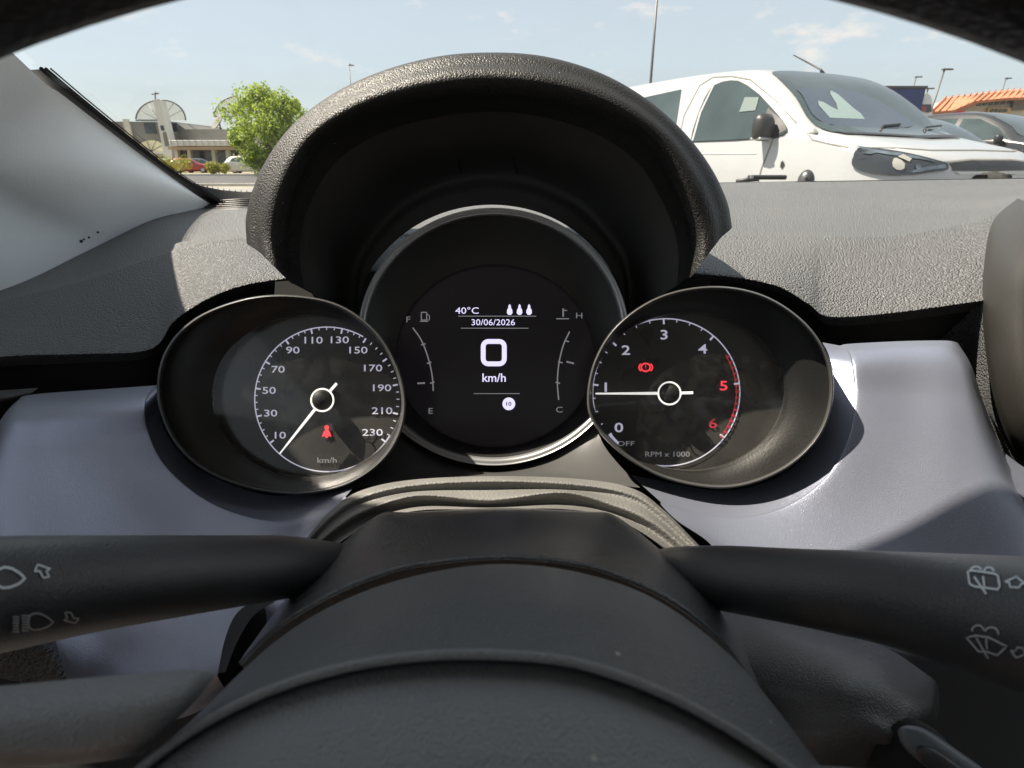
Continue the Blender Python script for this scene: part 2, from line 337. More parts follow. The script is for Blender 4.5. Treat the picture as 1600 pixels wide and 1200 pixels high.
# windscreen glass: from the cowl up to the header, bowed
cowl = [Vector((-0.475, 0.965, -0.066)), Vector((-0.30, 1.04, -0.060)), Vector((-0.05, 1.13, -0.045)), Vector((0.38, 1.18, -0.04))]
cowl = cowl + [mirror(p) for p in cowl[-2::-1]]
nW = 41; top = spline([p + Vector((0, 0.004, 0.012)) for p in hdr], nW); bot = spline(cowl, nW); ws = []
eL = spline([bot[0]] + [p + Vector((0, 0.006, 0.003)) for p in edge[1:-1]] + [top[0]], 25)
for i in range(25):
    f = i / 24; row = []
    for j in range(nW):
        g = j / (nW - 1); base = bot[j].lerp(top[j], f)
        dL = eL[i] - bot[0].lerp(top[0], f); dR = mirror(eL[i]) - mirror(bot[0].lerp(top[0], f)); b = 4 * g * (1 - g)
        row.append(base + dL * (1 - g) + dR * g + Vector((0, 0.05, 0.02)) * b * math.sin(math.pi * f))
    ws.append(row)
vs, fs = grid(ws); windscreen = mesh('windscreen', vs, fs, 'wind', car)
# black enamel band round the glass with its fading dots
band = []
for i, p in enumerate(spline(edge[:5], 60)):
    q = p + Vector((-0.008, 0.006, -0.003)); wd = 0.0105 + 0.012 * max(0, 1 - i / 22) ** 1.4
    band.append((q, q + Vector((wd, 0.004 + wd * 0.15, 0.0015))))
vs = [v for ab in band for v in ab]; fs = [(2 * i, 2 * i + 1, 2 * i + 3, 2 * i + 2) for i in range(len(band) - 1)]
mesh('frit_band', vs, fs, 'frit', windscreen, smooth=False)
lower = [(228, 240, 0.785), (285, 279, 0.87), (335, 295, 0.93), (400, 300, 0.96), (520, 292, 1.0), (800, 290, 1.07), (1140, 285, 1.1), (1600, 278, 1.1), (1800, 276, 1.1)]
low2 = [(228, 252, 0.787), (285, 300, 0.872), (330, 324, 0.92), (400, 320, 0.95), (520, 312, 0.99), (800, 305, 1.06), (1140, 296, 1.09), (1600, 290, 1.09), (1800, 288, 1.09)]
surf('frit_band', [lower, low2], 'frit', windscreen, nu=60)
vs, fs = [], []
def disc_on(c, n, r, k=6):
    a = n.orthogonal().normalized(); b = n.cross(a); base = len(vs)
    for q in range(k): vs.append(c + a * math.cos(6.283 * q / k) * r + b * math.sin(6.283 * q / k) * r)
    fs.append(tuple(range(base, base + k)))
dense = spline([ab[1] for ab in band], 150)
for i, p in enumerate(dense):
    for row_, rr in ((0, 0.0019), (1, 0.0014), (2, 0.0009)):
        c = p + Vector((0.0018 + row_ * 0.0042, 0.0005, 0.0003)) + (dense[min(i + 1, 149)] - p) * (0.5 if row_ % 2 else 0)
        disc_on(c, -c.normalized(), rr)
lo_d = spline(lower, 220)
for i, p in enumerate(lo_d[:60]):
    for row_, rr in ((0, 0.0009), (1, 0.0006)):
        c = p + Vector((0, 0, 0.001 + row_ * 0.002)); disc_on(c, -c.normalized(), rr)
o = mesh('frit_dots', vs, fs, 'frit', windscreen, smooth=False); o['kind'] = 'stuff'
# three small moulded marks on the pillar trim
vs, fs = [], []
for (x, y, r) in ((127, 377, 0.0017), (139, 371, 0.0012), (153, 363, 0.0012), (131, 374, 0.0011)):
    c = Q(x, y, 0.60); disc_on(c, -c.normalized(), r, 7)
# (marks follow the trim surface)
trim_bvh = bvh_of([ch for ch in car.children if ch.name == 'pillar_trim'][0])
vv = [place(*(800 + v.dot(RT) / v.dot(FW) * FPX, 600 - v.dot(UP) / v.dot(FW) * FPX), 0.6, trim_bvh) for v in vs]
mesh('moulded_mark', vv, fs, 'trimdark', car, smooth=False)

# ------------------------------------------------------------------ dashboard
dash = thing('dashboard', 'charcoal grained dashboard with satin silver blue panels', 'dashboard', (0.38, 0.5, -0.4))
front = [(-160, 585, 0.40), (0, 560, 0.40), (130, 553, 0.40), (235, 543, 0.40), (275, 500, 0.405), (340, 462, 0.41), (420, 442, 0.42), (560, 430, 0.43), (770, 425, 0.43), (980, 428, 0.43), (1120, 434, 0.42), (1210, 448, 0.415), (1262, 474, 0.41), (1298, 494, 0.41), (1400, 488, 0.42), (1535, 470, 0.42), (1680, 455, 0.42), (2300, 440, 0.42), (3100, 436, 0.42)]
lip = [(x, y + (14 if x < 240 or x > 1290 else 8), d + 0.012) for x, y, d in front]
fr2 = [(x, y - 12, d + 0.004) for x, y, d in front]
crease = [(-160, 505, 0.47), (0, 478, 0.48), (130, 446, 0.49), (235, 412, 0.50), (290, 395, 0.505), (345, 384, 0.51), (420, 378, 0.51), (560, 374, 0.51), (770, 372, 0.51), (980, 372, 0.51), (1120, 374, 0.51), (1210, 376, 0.51), (1262, 377, 0.51), (1298, 378, 0.51), (1400, 376, 0.51), (1510, 362, 0.50), (1680, 335, 0.47), (2300, 352, 0.49), (3000, 362, 0.50)]
cre2 = [(x, y - 14, d + 0.035) for x, y, d in crease]
cre2[16] = (1680, 312, 0.52); cre2[15] = (1520, 340, 0.55)
mid_ = [(-160, 470, 0.56), (0, 446, 0.60), (130, 395, 0.66), (235, 352, 0.72), (290, 344, 0.74), (345, 340, 0.75), (420, 336, 0.75), (560, 330, 0.75), (770, 325, 0.75), (980, 320, 0.75), (1120, 318, 0.75), (1210, 317, 0.75), (1262, 317, 0.75), (1298, 317, 0.75), (1400, 316, 0.75), (1520, 312, 0.75), (1680, 300, 0.74), (2000, 306, 0.74), (2300, 308, 0.74)]
back = [(-160, 450, 0.62), (0, 432, 0.66), (130, 384, 0.74), (235, 338, 0.84), (290, 323, 0.92), (345, 317, 0.95), (420, 313, 0.97), (560, 306, 1.0), (770, 299, 1.03), (980, 292, 1.05), (1120, 287, 1.05), (1210, 285, 1.05), (1262, 285, 1.05), (1298, 284.5, 1.05), (1400, 283, 1.05), (1520, 281, 1.05), (1680, 279, 1.05), (1800, 279, 1.04), (1950, 281, 0.98)]
back2 = [(x, y + 5, d + 0.03) for x, y, d in back]
surf('dash_pad', [lip, front, fr2, crease, cre2, mid_, back, back2], 'dash', dash, nu=182, nv=7, byindex=True)
# dark under-side ledge behind the pad edge
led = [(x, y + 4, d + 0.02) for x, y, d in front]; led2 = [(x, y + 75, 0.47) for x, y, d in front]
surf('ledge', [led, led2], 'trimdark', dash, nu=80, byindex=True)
# grained return face between the silver panel and the centre pod
surf('dash_return', [[(1538, 466, 0.418), (1543, 560, 0.41), (1560, 670, 0.395), (1640, 800, 0.37)], [(1466, 534, 0.46), (1500, 560, 0.455), (1530, 650, 0.44), (1590, 790, 0.41)]], 'dash', dash, nu=30)
# right silver panel
R0 = [(985, 742, 0.325), (1120, 766, 0.325), (1200, 752, 0.328), (1258, 712, 0.332), (1294, 650, 0.338), (1302, 590, 0.345), (1295, 555, 0.355), (1285, 535, 0.40)]
R1 = [(1033, 785, 0.300), (1125, 806, 0.302), (1210, 797, 0.306), (1284, 752, 0.312), (1324, 685, 0.322), (1335, 615, 0.335), (1328, 560, 0.345), (1312, 540, 0.375)]
R1b = [(1034, 790, 0.297), (1125, 813, 0.299), (1214, 804, 0.303), (1291, 758, 0.309), (1332, 688, 0.319), (1344, 615, 0.332), (1340, 557, 0.343), (1330, 537, 0.375)]
R2 = [(1060, 815, 0.290), (1150, 845, 0.290), (1260, 850, 0.291), (1360, 800, 0.300), (1408, 710, 0.314), (1420, 620, 0.330), (1416, 552, 0.343), (1410, 533, 0.375)]
R3 = [(1110, 850, 0.280), (1220, 910, 0.275), (1370, 925, 0.275), (1490, 850, 0.288), (1500, 730, 0.308), (1494, 625, 0.327), (1482, 553, 0.342), (1472, 532, 0.375)]
R4 = [(1140, 900, 0.272), (1270, 990, 0.265), (1470, 1010, 0.265), (1620, 880, 0.284), (1560, 735, 0.312), (1528, 630, 0.332), (1510, 568, 0.345), (1492, 534, 0.377)]
R5 = [(1150, 930, 0.28), (1290, 1030, 0.275), (1500, 1040, 0.275), (1680, 900, 0.30), (1585, 745, 0.335), (1538, 632, 0.36), (1518, 572, 0.37), (1497, 536, 0.40)]
o = surf('silver_panel', [R0, R1], 'silver', dash, nu=70, byindex=True)
surf('silver_panel', [R1, R1b, R2, R3, R4, R5], 'silver', dash, nu=90, nv=7, byindex=True)
# left silver panel
L0 = [(560, 752, 0.322), (450, 774, 0.325), (380, 764, 0.328), (305, 730, 0.332), (264, 684, 0.336), (248, 640, 0.343), (250, 604, 0.355), (250, 596, 0.40)]
L1 = [(540, 776, 0.300), (495, 803, 0.300), (420, 812, 0.303), (330, 785, 0.308), (262, 730, 0.315), (232, 675, 0.322), (228, 628, 0.33), (243, 602, 0.372)]
L1b = [(540, 781, 0.298), (497, 810, 0.297), (419, 819, 0.300), (326, 791, 0.305), (255, 735, 0.312), (224, 677, 0.32), (219, 628, 0.328), (230, 603, 0.372)]
L2 = [(520, 800, 0.292), (480, 835, 0.288), (390, 860, 0.288), (280, 838, 0.293), (190, 765, 0.302), (155, 690, 0.315), (148, 635, 0.325), (146, 609, 0.372)]
L3 = [(500, 830, 0.285), (450, 900, 0.276), (330, 945, 0.272), (190, 915, 0.280), (100, 800, 0.296), (75, 700, 0.312), (72, 640, 0.325), (75, 614, 0.372)]
L4 = [(470, 900, 0.275), (400, 1010, 0.262), (250, 1085, 0.258), (60, 985, 0.268), (-20, 830, 0.292), (0, 700, 0.315), (22, 645, 0.328), (40, 618, 0.374)]
L5 = [(460, 930, 0.285), (390, 1060, 0.275), (220, 1130, 0.272), (20, 1030, 0.285), (-60, 850, 0.31), (-25, 705, 0.34), (5, 650, 0.36), (30, 622, 0.40)]
surf('silver_panel', [L0, L1], 'silver', dash, nu=70, byindex=True)
surf('silver_panel', [L1, L1b, L2, L3, L4, L5], 'silver', dash, nu=90, nv=7, byindex=True)
# centre pod at the right edge
pods = [[(1590, 310, 0.50), (1552, 345, 0.47), (1538, 410, 0.44), (1535, 490, 0.42), (1546, 590, 0.40), (1572, 680, 0.385), (1620, 750, 0.37)],
        [(1605, 316, 0.46), (1566, 355, 0.43), (1550, 415, 0.40), (1546, 490, 0.385), (1557, 585, 0.37), (1585, 670, 0.355), (1640, 730, 0.345)],
        [(1640, 330, 0.42), (1610, 375, 0.385), (1600, 425, 0.36), (1597, 490, 0.35), (1606, 580, 0.335), (1635, 650, 0.325), (1690, 700, 0.32)],
        [(1720, 360, 0.40), (1700, 400, 0.36), (1695, 440, 0.34), (1695, 490, 0.33), (1700, 570, 0.315), (1725, 620, 0.31), (1760, 660, 0.31)],
        [(2500, 360, 0.40), (2500, 400, 0.36), (2500, 440, 0.34), (2500, 490, 0.33), (2500, 570, 0.315), (2500, 620, 0.31), (2500, 660, 0.31)],
        [(2560, 360, 0.46), (2560, 400, 0.44), (2560, 440, 0.43), (2560, 490, 0.42), (2560, 570, 0.40), (2560, 620, 0.38), (2560, 660, 0.37)]]
surf('centre_pod', pods, 'pod', dash, nu=50, nv=8)
# curved trim end under the pod
surf('pod_trim', [[(1520, 715, 0.33), (1560, 745, 0.318), (1620, 795, 0.305)], [(1535, 712, 0.34), (1580, 742, 0.33), (1640, 780, 0.32)], [(1560, 700, 0.36), (1600, 730, 0.35), (1660, 760, 0.34)]], 'silver', dash, nu=20)
# knee panel and dark space below
surf('knee_panel', [[(-250, 960, 0.33), (200, 1100, 0.34), (800, 1000, 0.36), (1200, 1030, 0.36), (1700, 980, 0.35), (3200, 760, 0.42)], [(-250, 1250, 0.33), (200, 1300, 0.34), (800, 1300, 0.34), (1200, 1300, 0.33), (1700, 1250, 0.32), (3200, 1100, 0.42)], [(-250, 2200, 0.22), (200, 2200, 0.22), (800, 2200, 0.22), (1200, 2200, 0.22), (1700, 2200, 0.22), (3200, 1900, 0.36)]], 'trimdark', dash, nu=30)
# left air vent corner, grained
surf('vent_housing', [[(-60, 905, 0.24), (0, 900, 0.25), (48, 890, 0.262), (60, 915, 0.262)], [(-60, 985, 0.215), (0, 985, 0.225), (60, 1000, 0.24), (105, 1062, 0.245)], [(-60, 1060, 0.23), (0, 1060, 0.235), (60, 1075, 0.245), (108, 1070, 0.25)]], 'dash', dash, nu=24)
surf('air_vent', [[(-60, 612, 0.385), (0, 610, 0.385), (60, 606, 0.395)], [(-60, 628, 0.378), (0, 627, 0.378), (40, 622, 0.39)], [(-60, 650, 0.40), (0, 650, 0.40), (20, 645, 0.40)]], 'pod', dash, nu=12)
# defroster slats by the pillar
g = mesh('defroster_grille', [Q(335, 322, 0.93), Q(420, 316, 0.95), Q(420, 349, 0.76), Q(302, 352, 0.80)], [(0, 1, 2, 3)], 'trimdark', dash, smooth=False)
g.location = (0, 0, 0.0035)
for k in range(10):
    f = k / 9; a = Q(332 - 30 * f, 322.5 + 28 * f, 0.925 - 0.125 * f); b = Q(420, 317 + 31 * f, 0.945 - 0.18 * f)
    n_ = Vector((0, 0, 0.0035 + 0.004)); 
    vs, fs = tube_vf([a + n_, b + n_], 0.0022, 6); mesh('slat', vs, fs, 'pod', g)

# ------------------------------------------------------------------ instrument cluster
clus = thing('instrument_cluster', 'round black instrument cluster with hooded visor and three dials', 'instruments', tuple(Q(771, 745, 0.34)))
B = [(388, 377), (388, 335), (408, 272), (450, 208), (512, 156), (590, 117), (680, 92), (765, 85), (850, 91), (935, 116), (1008, 157), (1066, 208), (1108, 262), (1133, 314), (1141, 352)]
D = [(452, 440), (441, 380), (452, 310), (492, 232), (548, 190), (615, 164), (690, 149), (762, 143), (836, 148), (908, 164), (972, 192), (1024, 235), (1066, 312), (1084, 375), (1082, 430)]
C1 = [((a[0] * .72 + b[0] * .28), (a[1] * .72 + b[1] * .28)) for a, b in zip(B, D)]
C2 = [((a[0] * .35 + b[0] * .65), (a[1] * .35 + b[1] * .65)) for a, b in zip(B, D)]
E_ = [(545, 490), (545, 430), (560, 385), (590, 345), (625, 312), (668, 288), (715, 272), (768, 266), (822, 272), (868, 288), (912, 312), (945, 345), (975, 385), (990, 430), (990, 490)]
G_ = [(560, 500), (562, 440), (577, 400), (604, 365), (637, 336), (676, 314), (720, 300), (768, 295), (816, 300), (860, 314), (898, 336), (930, 365), (957, 400), (974, 440), (975, 500)]
D2 = [(a[0] * .90 + b[0] * .10, a[1] * .90 + b[1] * .10) for a, b in zip(D, E_)]; D3 = [(a[0] * .74 + b[0] * .26, a[1] * .74 + b[1] * .26) for a, b in zip(D, E_)]
def at(L, d, k=0.0): return [(p[0], p[1], d - k * min(1, max(0, (330 - b[1]) / 235))) for p, b in zip(L, B)]
A_ = [(770 + (x - 770) * 0.84, 380 + (y - 380) * 0.80, 0.44) for x, y in B]
A2 = [(770 + (x - 770) * 0.72, 400 + (y - 400) * 0.42, 0.54) for x, y in B]
hood = surf('visor', [A2, A_, at(B, 0.337, .022), at(C1, 0.315, .022), at(C2, 0.311, .022), at(D, 0.317, .020), at(D2, 0.323, .016), at(D3, 0.331, .010)], 'hood', clus, nu=120, nv=7, byindex=True)
surf('visor_lining', [at(D3, 0.331, .010), [((a[0] + b[0]) / 2, (a[1] + b[1]) / 2, 0.346) for a, b in zip(D, E_)], at(E_, 0.392), at(G_, 0.392), [(x, y + 25, 0.392) for x, y in G_]], 'under', clus, nu=120, nv=6, byindex=True)
for x in (718, 805):
    ribbon('visor_seam', [(x - 2, 246), (x, 258), (x + 3, 272)], 2.2, 0.4, 'void', clus, bvh=bvh_of([c for c in clus.children if c.name.startswith('visor_lining')][0]))
# back plate that carries the dials
surf('back_plate', [[(430, 440, 0.40), (560, 430, 0.41), (770, 380, 0.42), (980, 430, 0.41), (1110, 430, 0.40)], [(420, 600, 0.392), (560, 600, 0.392), (770, 600, 0.392), (980, 600, 0.392), (1110, 600, 0.392)], [(420, 790, 0.385), (560, 790, 0.385), (770, 790, 0.385), (980, 790, 0.385), (1110, 790, 0.385)]], 'void', clus, nu=40)
surf('lower_trim', [[(618, 650, 0.356), (680, 712, 0.353), (771, 737, 0.352), (862, 712, 0.353), (925, 645, 0.356)], [(600, 700, 0.34), (670, 732, 0.334), (771, 741, 0.332), (872, 732, 0.334), (945, 698, 0.34)], [(545, 762, 0.316), (660, 751, 0.314), (771, 748, 0.314), (880, 750, 0.314), (1000, 762, 0.316)]], 'rimb', clus, nu=40)
# dark collar behind each side gauge
def ring_rows(pts, spec):                      # spec: (scale towards centre cx, cy, scale, d)
    cx = sum(p[0] for p in pts) / len(pts); cy = sum(p[1] for p in pts) / len(pts)
    return [[(cx + ox + (x - cx) * s, cy + oy + (y - cy) * s, d) for x, y in pts] for (s, ox, oy, d) in spec]
LR = [(245, 615), (258, 548), (305, 497), (380, 467), (455, 461), (530, 476), (590, 520), (625, 580), (634, 645), (612, 705), (560, 750), (485, 772), (400, 766), (320, 736), (268, 685)]
RR = [(917, 622), (929, 562), (965, 506), (1030, 463), (1110, 447), (1188, 459), (1252, 498), (1292, 552), (1303, 612), (1286, 675), (1240, 725), (1176, 756), (1110, 763), (1030, 745), (966, 706), (927, 662)]
def gauge(P, dialc, dialr, dd, name):
    cx = sum(p[0] for p in P) / len(P); cy = sum(p[1] for p in P) / len(P)
    rr = ring_rows(P, [(0.93, 0, 0, 0.38), (0.985, 0, 0, 0.325), (1.0, 0, 0, 0.312), (0.985, 0, 0, 0.3085), (0.97, 0, 0, 0.311), (0.962, 0, 0, 0.316)])
    surf('gauge_rim', rr, 'rimb', clus, nu=96, nv=3, closed=True, byindex=True)
    inner = rr[-1]; n = len(inner); dl = []
    for x, y, d in inner:
        a = math.atan2(-(y - cy), x - cx); dl.append((dialc[0] + dialr[0] * math.cos(a), dialc[1] - dialr[1] * math.sin(a), dd))
    m1 = [((a[0] * .45 + b[0] * .55), (a[1] * .45 + b[1] * .55), 0.3195) for a, b in zip(inner, dl)]
    surf('gauge_bowl', [inner, m1, dl], 'bowl', clus, nu=96, nv=5, closed=True, byindex=True)
    # step to the recessed face, face
    fc = [(dialc[0] + (x - dialc[0]) * 0.985, dialc[1] + (y - dialc[1]) * 0.985, dd + 0.006) for x, y, d in dl]
    dlo = spline(dl, 96, True); fco = spline(fc, 96, True); ce = Q(dialc[0], dialc[1], dd + 0.006)
    vs = dlo + fco + [ce]; fs = [(k, (k + 1) % 96, 96 + (k + 1) % 96, 96 + k) for k in range(96)] + [(96 + k, 96 + (k + 1) % 96, 192) for k in range(96)]
    dial = mesh(name, vs, fs, 'dial', clus, smooth=False)
    lz = [Q(x, y, dd - 0.002) for x, y, d in [(dialc[0] + (x - dialc[0]) * 0.999, dialc[1] + (y - dialc[1]) * 0.999, 0) for x, y, d in dl]]
    lz = spline([v for v in lz], 96, True); lc = Q(dialc[0], dialc[1], dd - 0.0045)
    vs = [v.lerp(lc, 1 - f) + FW * (-0.0025 * (1 - f * f)) + (lc - lc) for f in (1, 0.75, 0.5, 0.25) for v in lz] + [lc - FW * 0.0025]
    fs = [(i * 96 + k, i * 96 + (k + 1) % 96, (i + 1) * 96 + (k + 1) % 96, (i + 1) * 96 + k) for i in range(3) for k in range(96)] + [(288 + k, 288 + (k + 1) % 96, 384) for k in range(96)]
    mesh('lens', vs, fs, 'lens', clus)
    return dial
DD = 0.324; FD = DD + 0.0052
spd = gauge(LR, (481, 619), (150, 127), DD, 'speedometer_dial')
tac = gauge(RR, (1075, 612), (151, 124), DD, 'tachometer_dial')
def ticks(name, cx, cy, r, angs, l, wpx, m, parent, d=FD):
    vs, fs = [], []
    for a in angs:
        ca, sa = math.cos(math.radians(a)), math.sin(math.radians(a))
        ribbon_vf([(cx + r * ca, cy - r * sa), (cx + (r - l) * ca, cy - (r - l) * sa)], wpx, d, vs=vs, fs=fs)
    o = mesh(name, vs, fs, m, parent, smooth=False); return o
# speedometer print
sc_ = (511, 624); sr = 113
nums = [('10', 438, 680), ('30', 423, 645.5), ('50', 420.5, 610), ('70', 434.5, 577), ('90', 457.5, 547), ('110', 490, 531.5), ('130', 531, 531), ('150', 560, 547), ('170', 583, 575), ('190', 597, 606), ('210', 597, 641.7), ('230', 582, 675.6)]
for t, x, y in nums: text('numeral', t, x, y, FD, 10.5, 'pale', spd, 1.48, bold=0.006)
text('unit_text', 'km/h', 511, 719, FD, 8.5, 'dim', spd, 1.3)
A0, A1 = 218.0, -38.0
maj = [A0 + (A1 - A0) * (k + 0.5) / 12 for k in range(12)]
maj = [math.degrees(math.atan2(-(y - sc_[1]), x - sc_[0])) for _, x, y in nums]
ribbon('scale_ring', arc(*sc_, sr, sr, 60, 330, 110), 1.8, FD, 'pale', spd)
for a in maj: ticks('tick', *sc_, sr, [a], 8, 2.6, 'pale', spd, FD - 0.0003)
mj = [a if a > -150 else a + 360 for a in maj]; mj = [a + 360 if a < -100 else a for a in mj]; mj.sort(reverse=True)
ticks('minor_ticks', *sc_, sr, [mj[i] + (mj[i + 1] - mj[i]) * f for i in range(len(mj) - 1) for f in (.25, .5, .75)], 4.5, 1.4, 'pale', spd, FD - 0.0003)['kind'] = 'stuff'
def needle(parent, c, tip, tail, d=DD + 0.001):
    capv, capf = tube_vf([Q(c[0], c[1], d + 0.002), Q(c[0], c[1], d - 0.003), Q(c[0], c[1], d - 0.0045)], [0.0056, 0.0056, 0.0044], 28); mesh('needle_cap', capv, capf, 'black', parent)
    d -= 0.0049
    ribbon('needle_hub', arc(c[0], c[1], 17.5, 17.5, 0, 360, 36)[:-1], 2.6, d, 'needle', parent, closed=True)
    c_ = Vector(c); t = Vector(tip); u = (t - c_).normalized()
    vs, fs = [], []
    p0 = c_ + u * 19; nn = Vector((-u.y, u.x))
    for q, wd in ((p0, 2.3), (t, 1.2)):
        for s_ in (1, -1):
            for dz in (0, 0.0015): vs.append(Q(*(q + nn * wd * s_), d + dz))
    fs = [(0, 2, 6, 4), (1, 5, 7, 3), (0, 4, 5, 1), (2, 3, 7, 6), (4, 6, 7, 5), (0, 1, 3, 2)]
    mesh('needle', vs, fs, 'needle', parent, smooth=False)
    tl = Vector(tail); u2 = (tl - c_).normalized()
    ribbon('needle_tail', [tuple(c_ + u2 * 18), tuple(tl)], 4.2, d, 'needle', parent)
needle(spd, (503.5, 625), (437, 709), (526, 599))
# red seat-belt lamp
flat('belt_lamp', [(510.5, 664), (514, 666), (514, 669), (512.5, 671), (516, 676), (518, 683), (514, 681), (512, 684), (509, 684), (507, 681), (503, 683), (505, 676), (508.5, 671), (507, 669), (507, 666)], FD - 0.0002, 'red', spd)
# tachometer print
tc_ = (1041, 613); tr = 115
tn = [('0', 967, 668, 'pale'), ('1', 946.5, 605, 'pale'), ('2', 978, 547, 'pale'), ('3', 1037.6, 523, 'pale'), ('4', 1098, 545, 'pale'), ('5', 1130.7, 602.7, 'red'), ('6', 1114, 661.5, 'redp')]
for t, x, y, m_ in tn: text('numeral', t, x, y, FD, 14.5, m_, tac, 1.4, bold=0.012)
text('unit_text', 'RPM x 1000', 1043, 709.6, FD, 8, 'dim', tac, 1.25); text('off_text', 'OFF', 978, 693, FD, 7.5, 'dim', tac, 1.5)
ribbon('scale_ring', arc(*tc_, tr, tr, -60, 178, 110) , 1.8, FD, 'pale', tac)
ribbon('scale_ring', arc(*tc_, tr, tr, 175, 300, 60), 1.8, FD, 'pale', tac)
ta = [math.degrees(math.atan2(-(y - tc_[1]), x - tc_[0])) for _, x, y, _ in tn]; ta[0] += 360; ta = [217, 174, 137, 92, 50, 7, -38]
for k, a in enumerate(ta): ticks('tick', *tc_, tr, [a], 8.5, 2.8, 'pale', tac, FD - 0.0003)
ticks('minor_ticks', *tc_, tr, [ta[i] + (ta[i + 1] - ta[i]) * f for i in range(4) for f in (.25, .5, .75)], 4.5, 1.4, 'pale', tac, FD - 0.0003)['kind'] = 'stuff'
ribbon('red_band', arc(*tc_, tr - 5.5, tr - 5.5, 32, -40, 40), 1.6, FD - 0.0001, 'redp', tac)
for k in range(15):
    a = 30 - k * 4.9; ticks('red_mark', *tc_, tr, [a], 7, 2.6, 'redp', tac, FD - 0.0003)
ribbon('off_mark', arc(*tc_, tr - 5, tr - 5, 217, 227, 6), 5, FD - 0.0002, 'pale', tac)
needle(tac, (1046, 614.5), (930.6, 615), (1083, 613.5))
bl = ribbon('brake_lamp', arc(1009, 574, 7, 6.2, 0, 360, 20)[:-1], 2.4, FD - 0.0002, 'red', tac, closed=True)
ribbon('brake_lamp', arc(1009, 574, 10.5, 8, -45, 45, 6), 2.2, FD - 0.0002, 'red', tac); ribbon('brake_lamp', arc(1009, 574, 10.5, 8, 135, 225, 6), 2.2, FD - 0.0002, 'red', tac)
text('brake_lamp', '!', 1009, 574, FD - 0.0002, 7, 'red', tac)
# centre display: ring, bowl, screen
cc = (771, 526)
def ell(rx, ry, d, n=40, c=cc): return [(c[0] + rx * math.cos(2 * math.pi * k / n), c[1] - ry * math.sin(2 * math.pi * k / n), d) for k in range(n)]
surf('display_ring', [ell(210, 199, 0.385), ell(212, 201.5, 0.347), ell(209.5, 199, 0.3445), ell(203, 192.5, 0.3450), ell(200, 190, 0.3475), ell(198.5, 188.5, 0.352)], 'chrome', clus, nu=120, nv=3, closed=True, byindex=True)
SC = (774, 556)
surf('display_bowl', [ell(199, 189, 0.351), [((a[0] + b[0]) / 2, (a[1] + b[1]) / 2, 0.358) for a, b in zip(ell(195, 185, 0), ell(156, 143, 0, c=SC))], ell(156, 143, 0.366, c=SC)], 'bowl', clus, nu=96, nv=4, closed=True, byindex=True)
SD = 0.370
scr = mesh('display_screen', [Q(*p) for p in ell(158, 145, SD, 64, SC)] , [tuple(range(64))], 'screen', clus, smooth=False)
TD = SD - 0.0006
text('display_text', '40°C', 729.7, 485, TD, 10, 'lav', scr, 1.25)
text('display_text', '30/06/2026', 770.7, 503.5, TD, 9.5, 'lav', scr, 1.12)
text('display_text', 'km/h', 772, 590, TD, 13, 'lav', scr, 1.02, bold=0.01)
def rrect(cx, cy, hw, hh, r, n=5):
    out = []
    for (sx_, sy_, a) in ((1, -1, 0), (-1, -1, 90), (-1, 1, 180), (1, 1, 270)):
        for k in range(n + 1):
            t = math.radians(a + 90 * k / n); out.append((cx + sx_ * (hw - r) + r * math.cos(t), cy + sy_ * (hh - r) - r * math.sin(t)))
    return out
ribbon('display_digit', rrect(771.5, 551, 16.5, 17.5, 8), 7.5, TD, 'lav', scr, closed=True)
for y, x0, x1, m_ in ((494, 716, 838, 'dim'), (512.8, 720, 826, 'dim'), (615, 740, 812, 'dim')): ribbon('display_line', [(x0, y), (x1, y)], 1.2, TD, m_, scr)
for x in (796.4, 811.8, 826.7):
    flat('passenger_symbol', [(x, 475), (x + 2, 478), (x + 2, 481), (x + 4, 484), (x + 4.4, 489), (x + 2, 492), (x - 2, 492), (x - 4.4, 489), (x - 4, 484), (x - 2, 481), (x - 2, 478)], TD, 'lav', scr)
flat('sign_symbol', [(795 + 10 * math.cos(k * .35), 631 - 10 * math.sin(k * .35)) for k in range(18)], TD, 'lav', scr)
text('sign_symbol', '10', 795, 631, TD - 0.0002, 6, 'screen', scr, 1.2, bold=0.02)
for t, x, y in (('F', 638, 499), ('E', 673, 642), ('H', 905, 493), ('C', 874, 640)): text('scale_letter', t, x, y, TD, 9, 'dim', scr, 1.3)
P2 = lambda pts, n: [(800 + v.dot(RT) / v.dot(FW) * FPX, 600 - v.dot(UP) / v.dot(FW) * FPX) for v in spline([(x, y, 0.3) for x, y in pts], n)]
ribbon('fuel_scale', P2([(645, 512), (658, 531), (668, 556), (675, 585), (677, 611)], 24), 2.0, TD, 'dim', scr)
ribbon('temperature_scale', P2([(890, 518), (880, 540), (873, 570), (871, 600), (873, 625)], 24), 2.0, TD, 'dim', scr)
for x, y in ((661, 538), (670, 567), (675, 598)): ribbon('scale_mark', [(x - 3, y + 1), (x + 4, y - 1)], 2, TD, 'dim', scr)
for x, y in ((885, 533), (875, 566), (871, 598)): ribbon('scale_mark', [(x - 3, y - 1), (x + 4, y + 1)], 2, TD, 'dim', scr)
ribbon('pointer', [(652, 599), (664, 598.5)], 2.6, TD, 'dim', scr); ribbon('pointer', [(885, 565), (897, 568)], 2.6, TD, 'dim', scr)
ribbon('fuel_symbol', rrect(662.5, 494, 4.2, 6, 1), 1.6, TD, 'dim', scr, closed=True); ribbon('fuel_symbol', [(667, 491), (671, 493), (671, 500), (668, 500)], 1.4, TD, 'dim', scr)
ribbon('fuel_symbol', [(656, 502), (669, 502)], 1.6, TD, 'dim', scr)
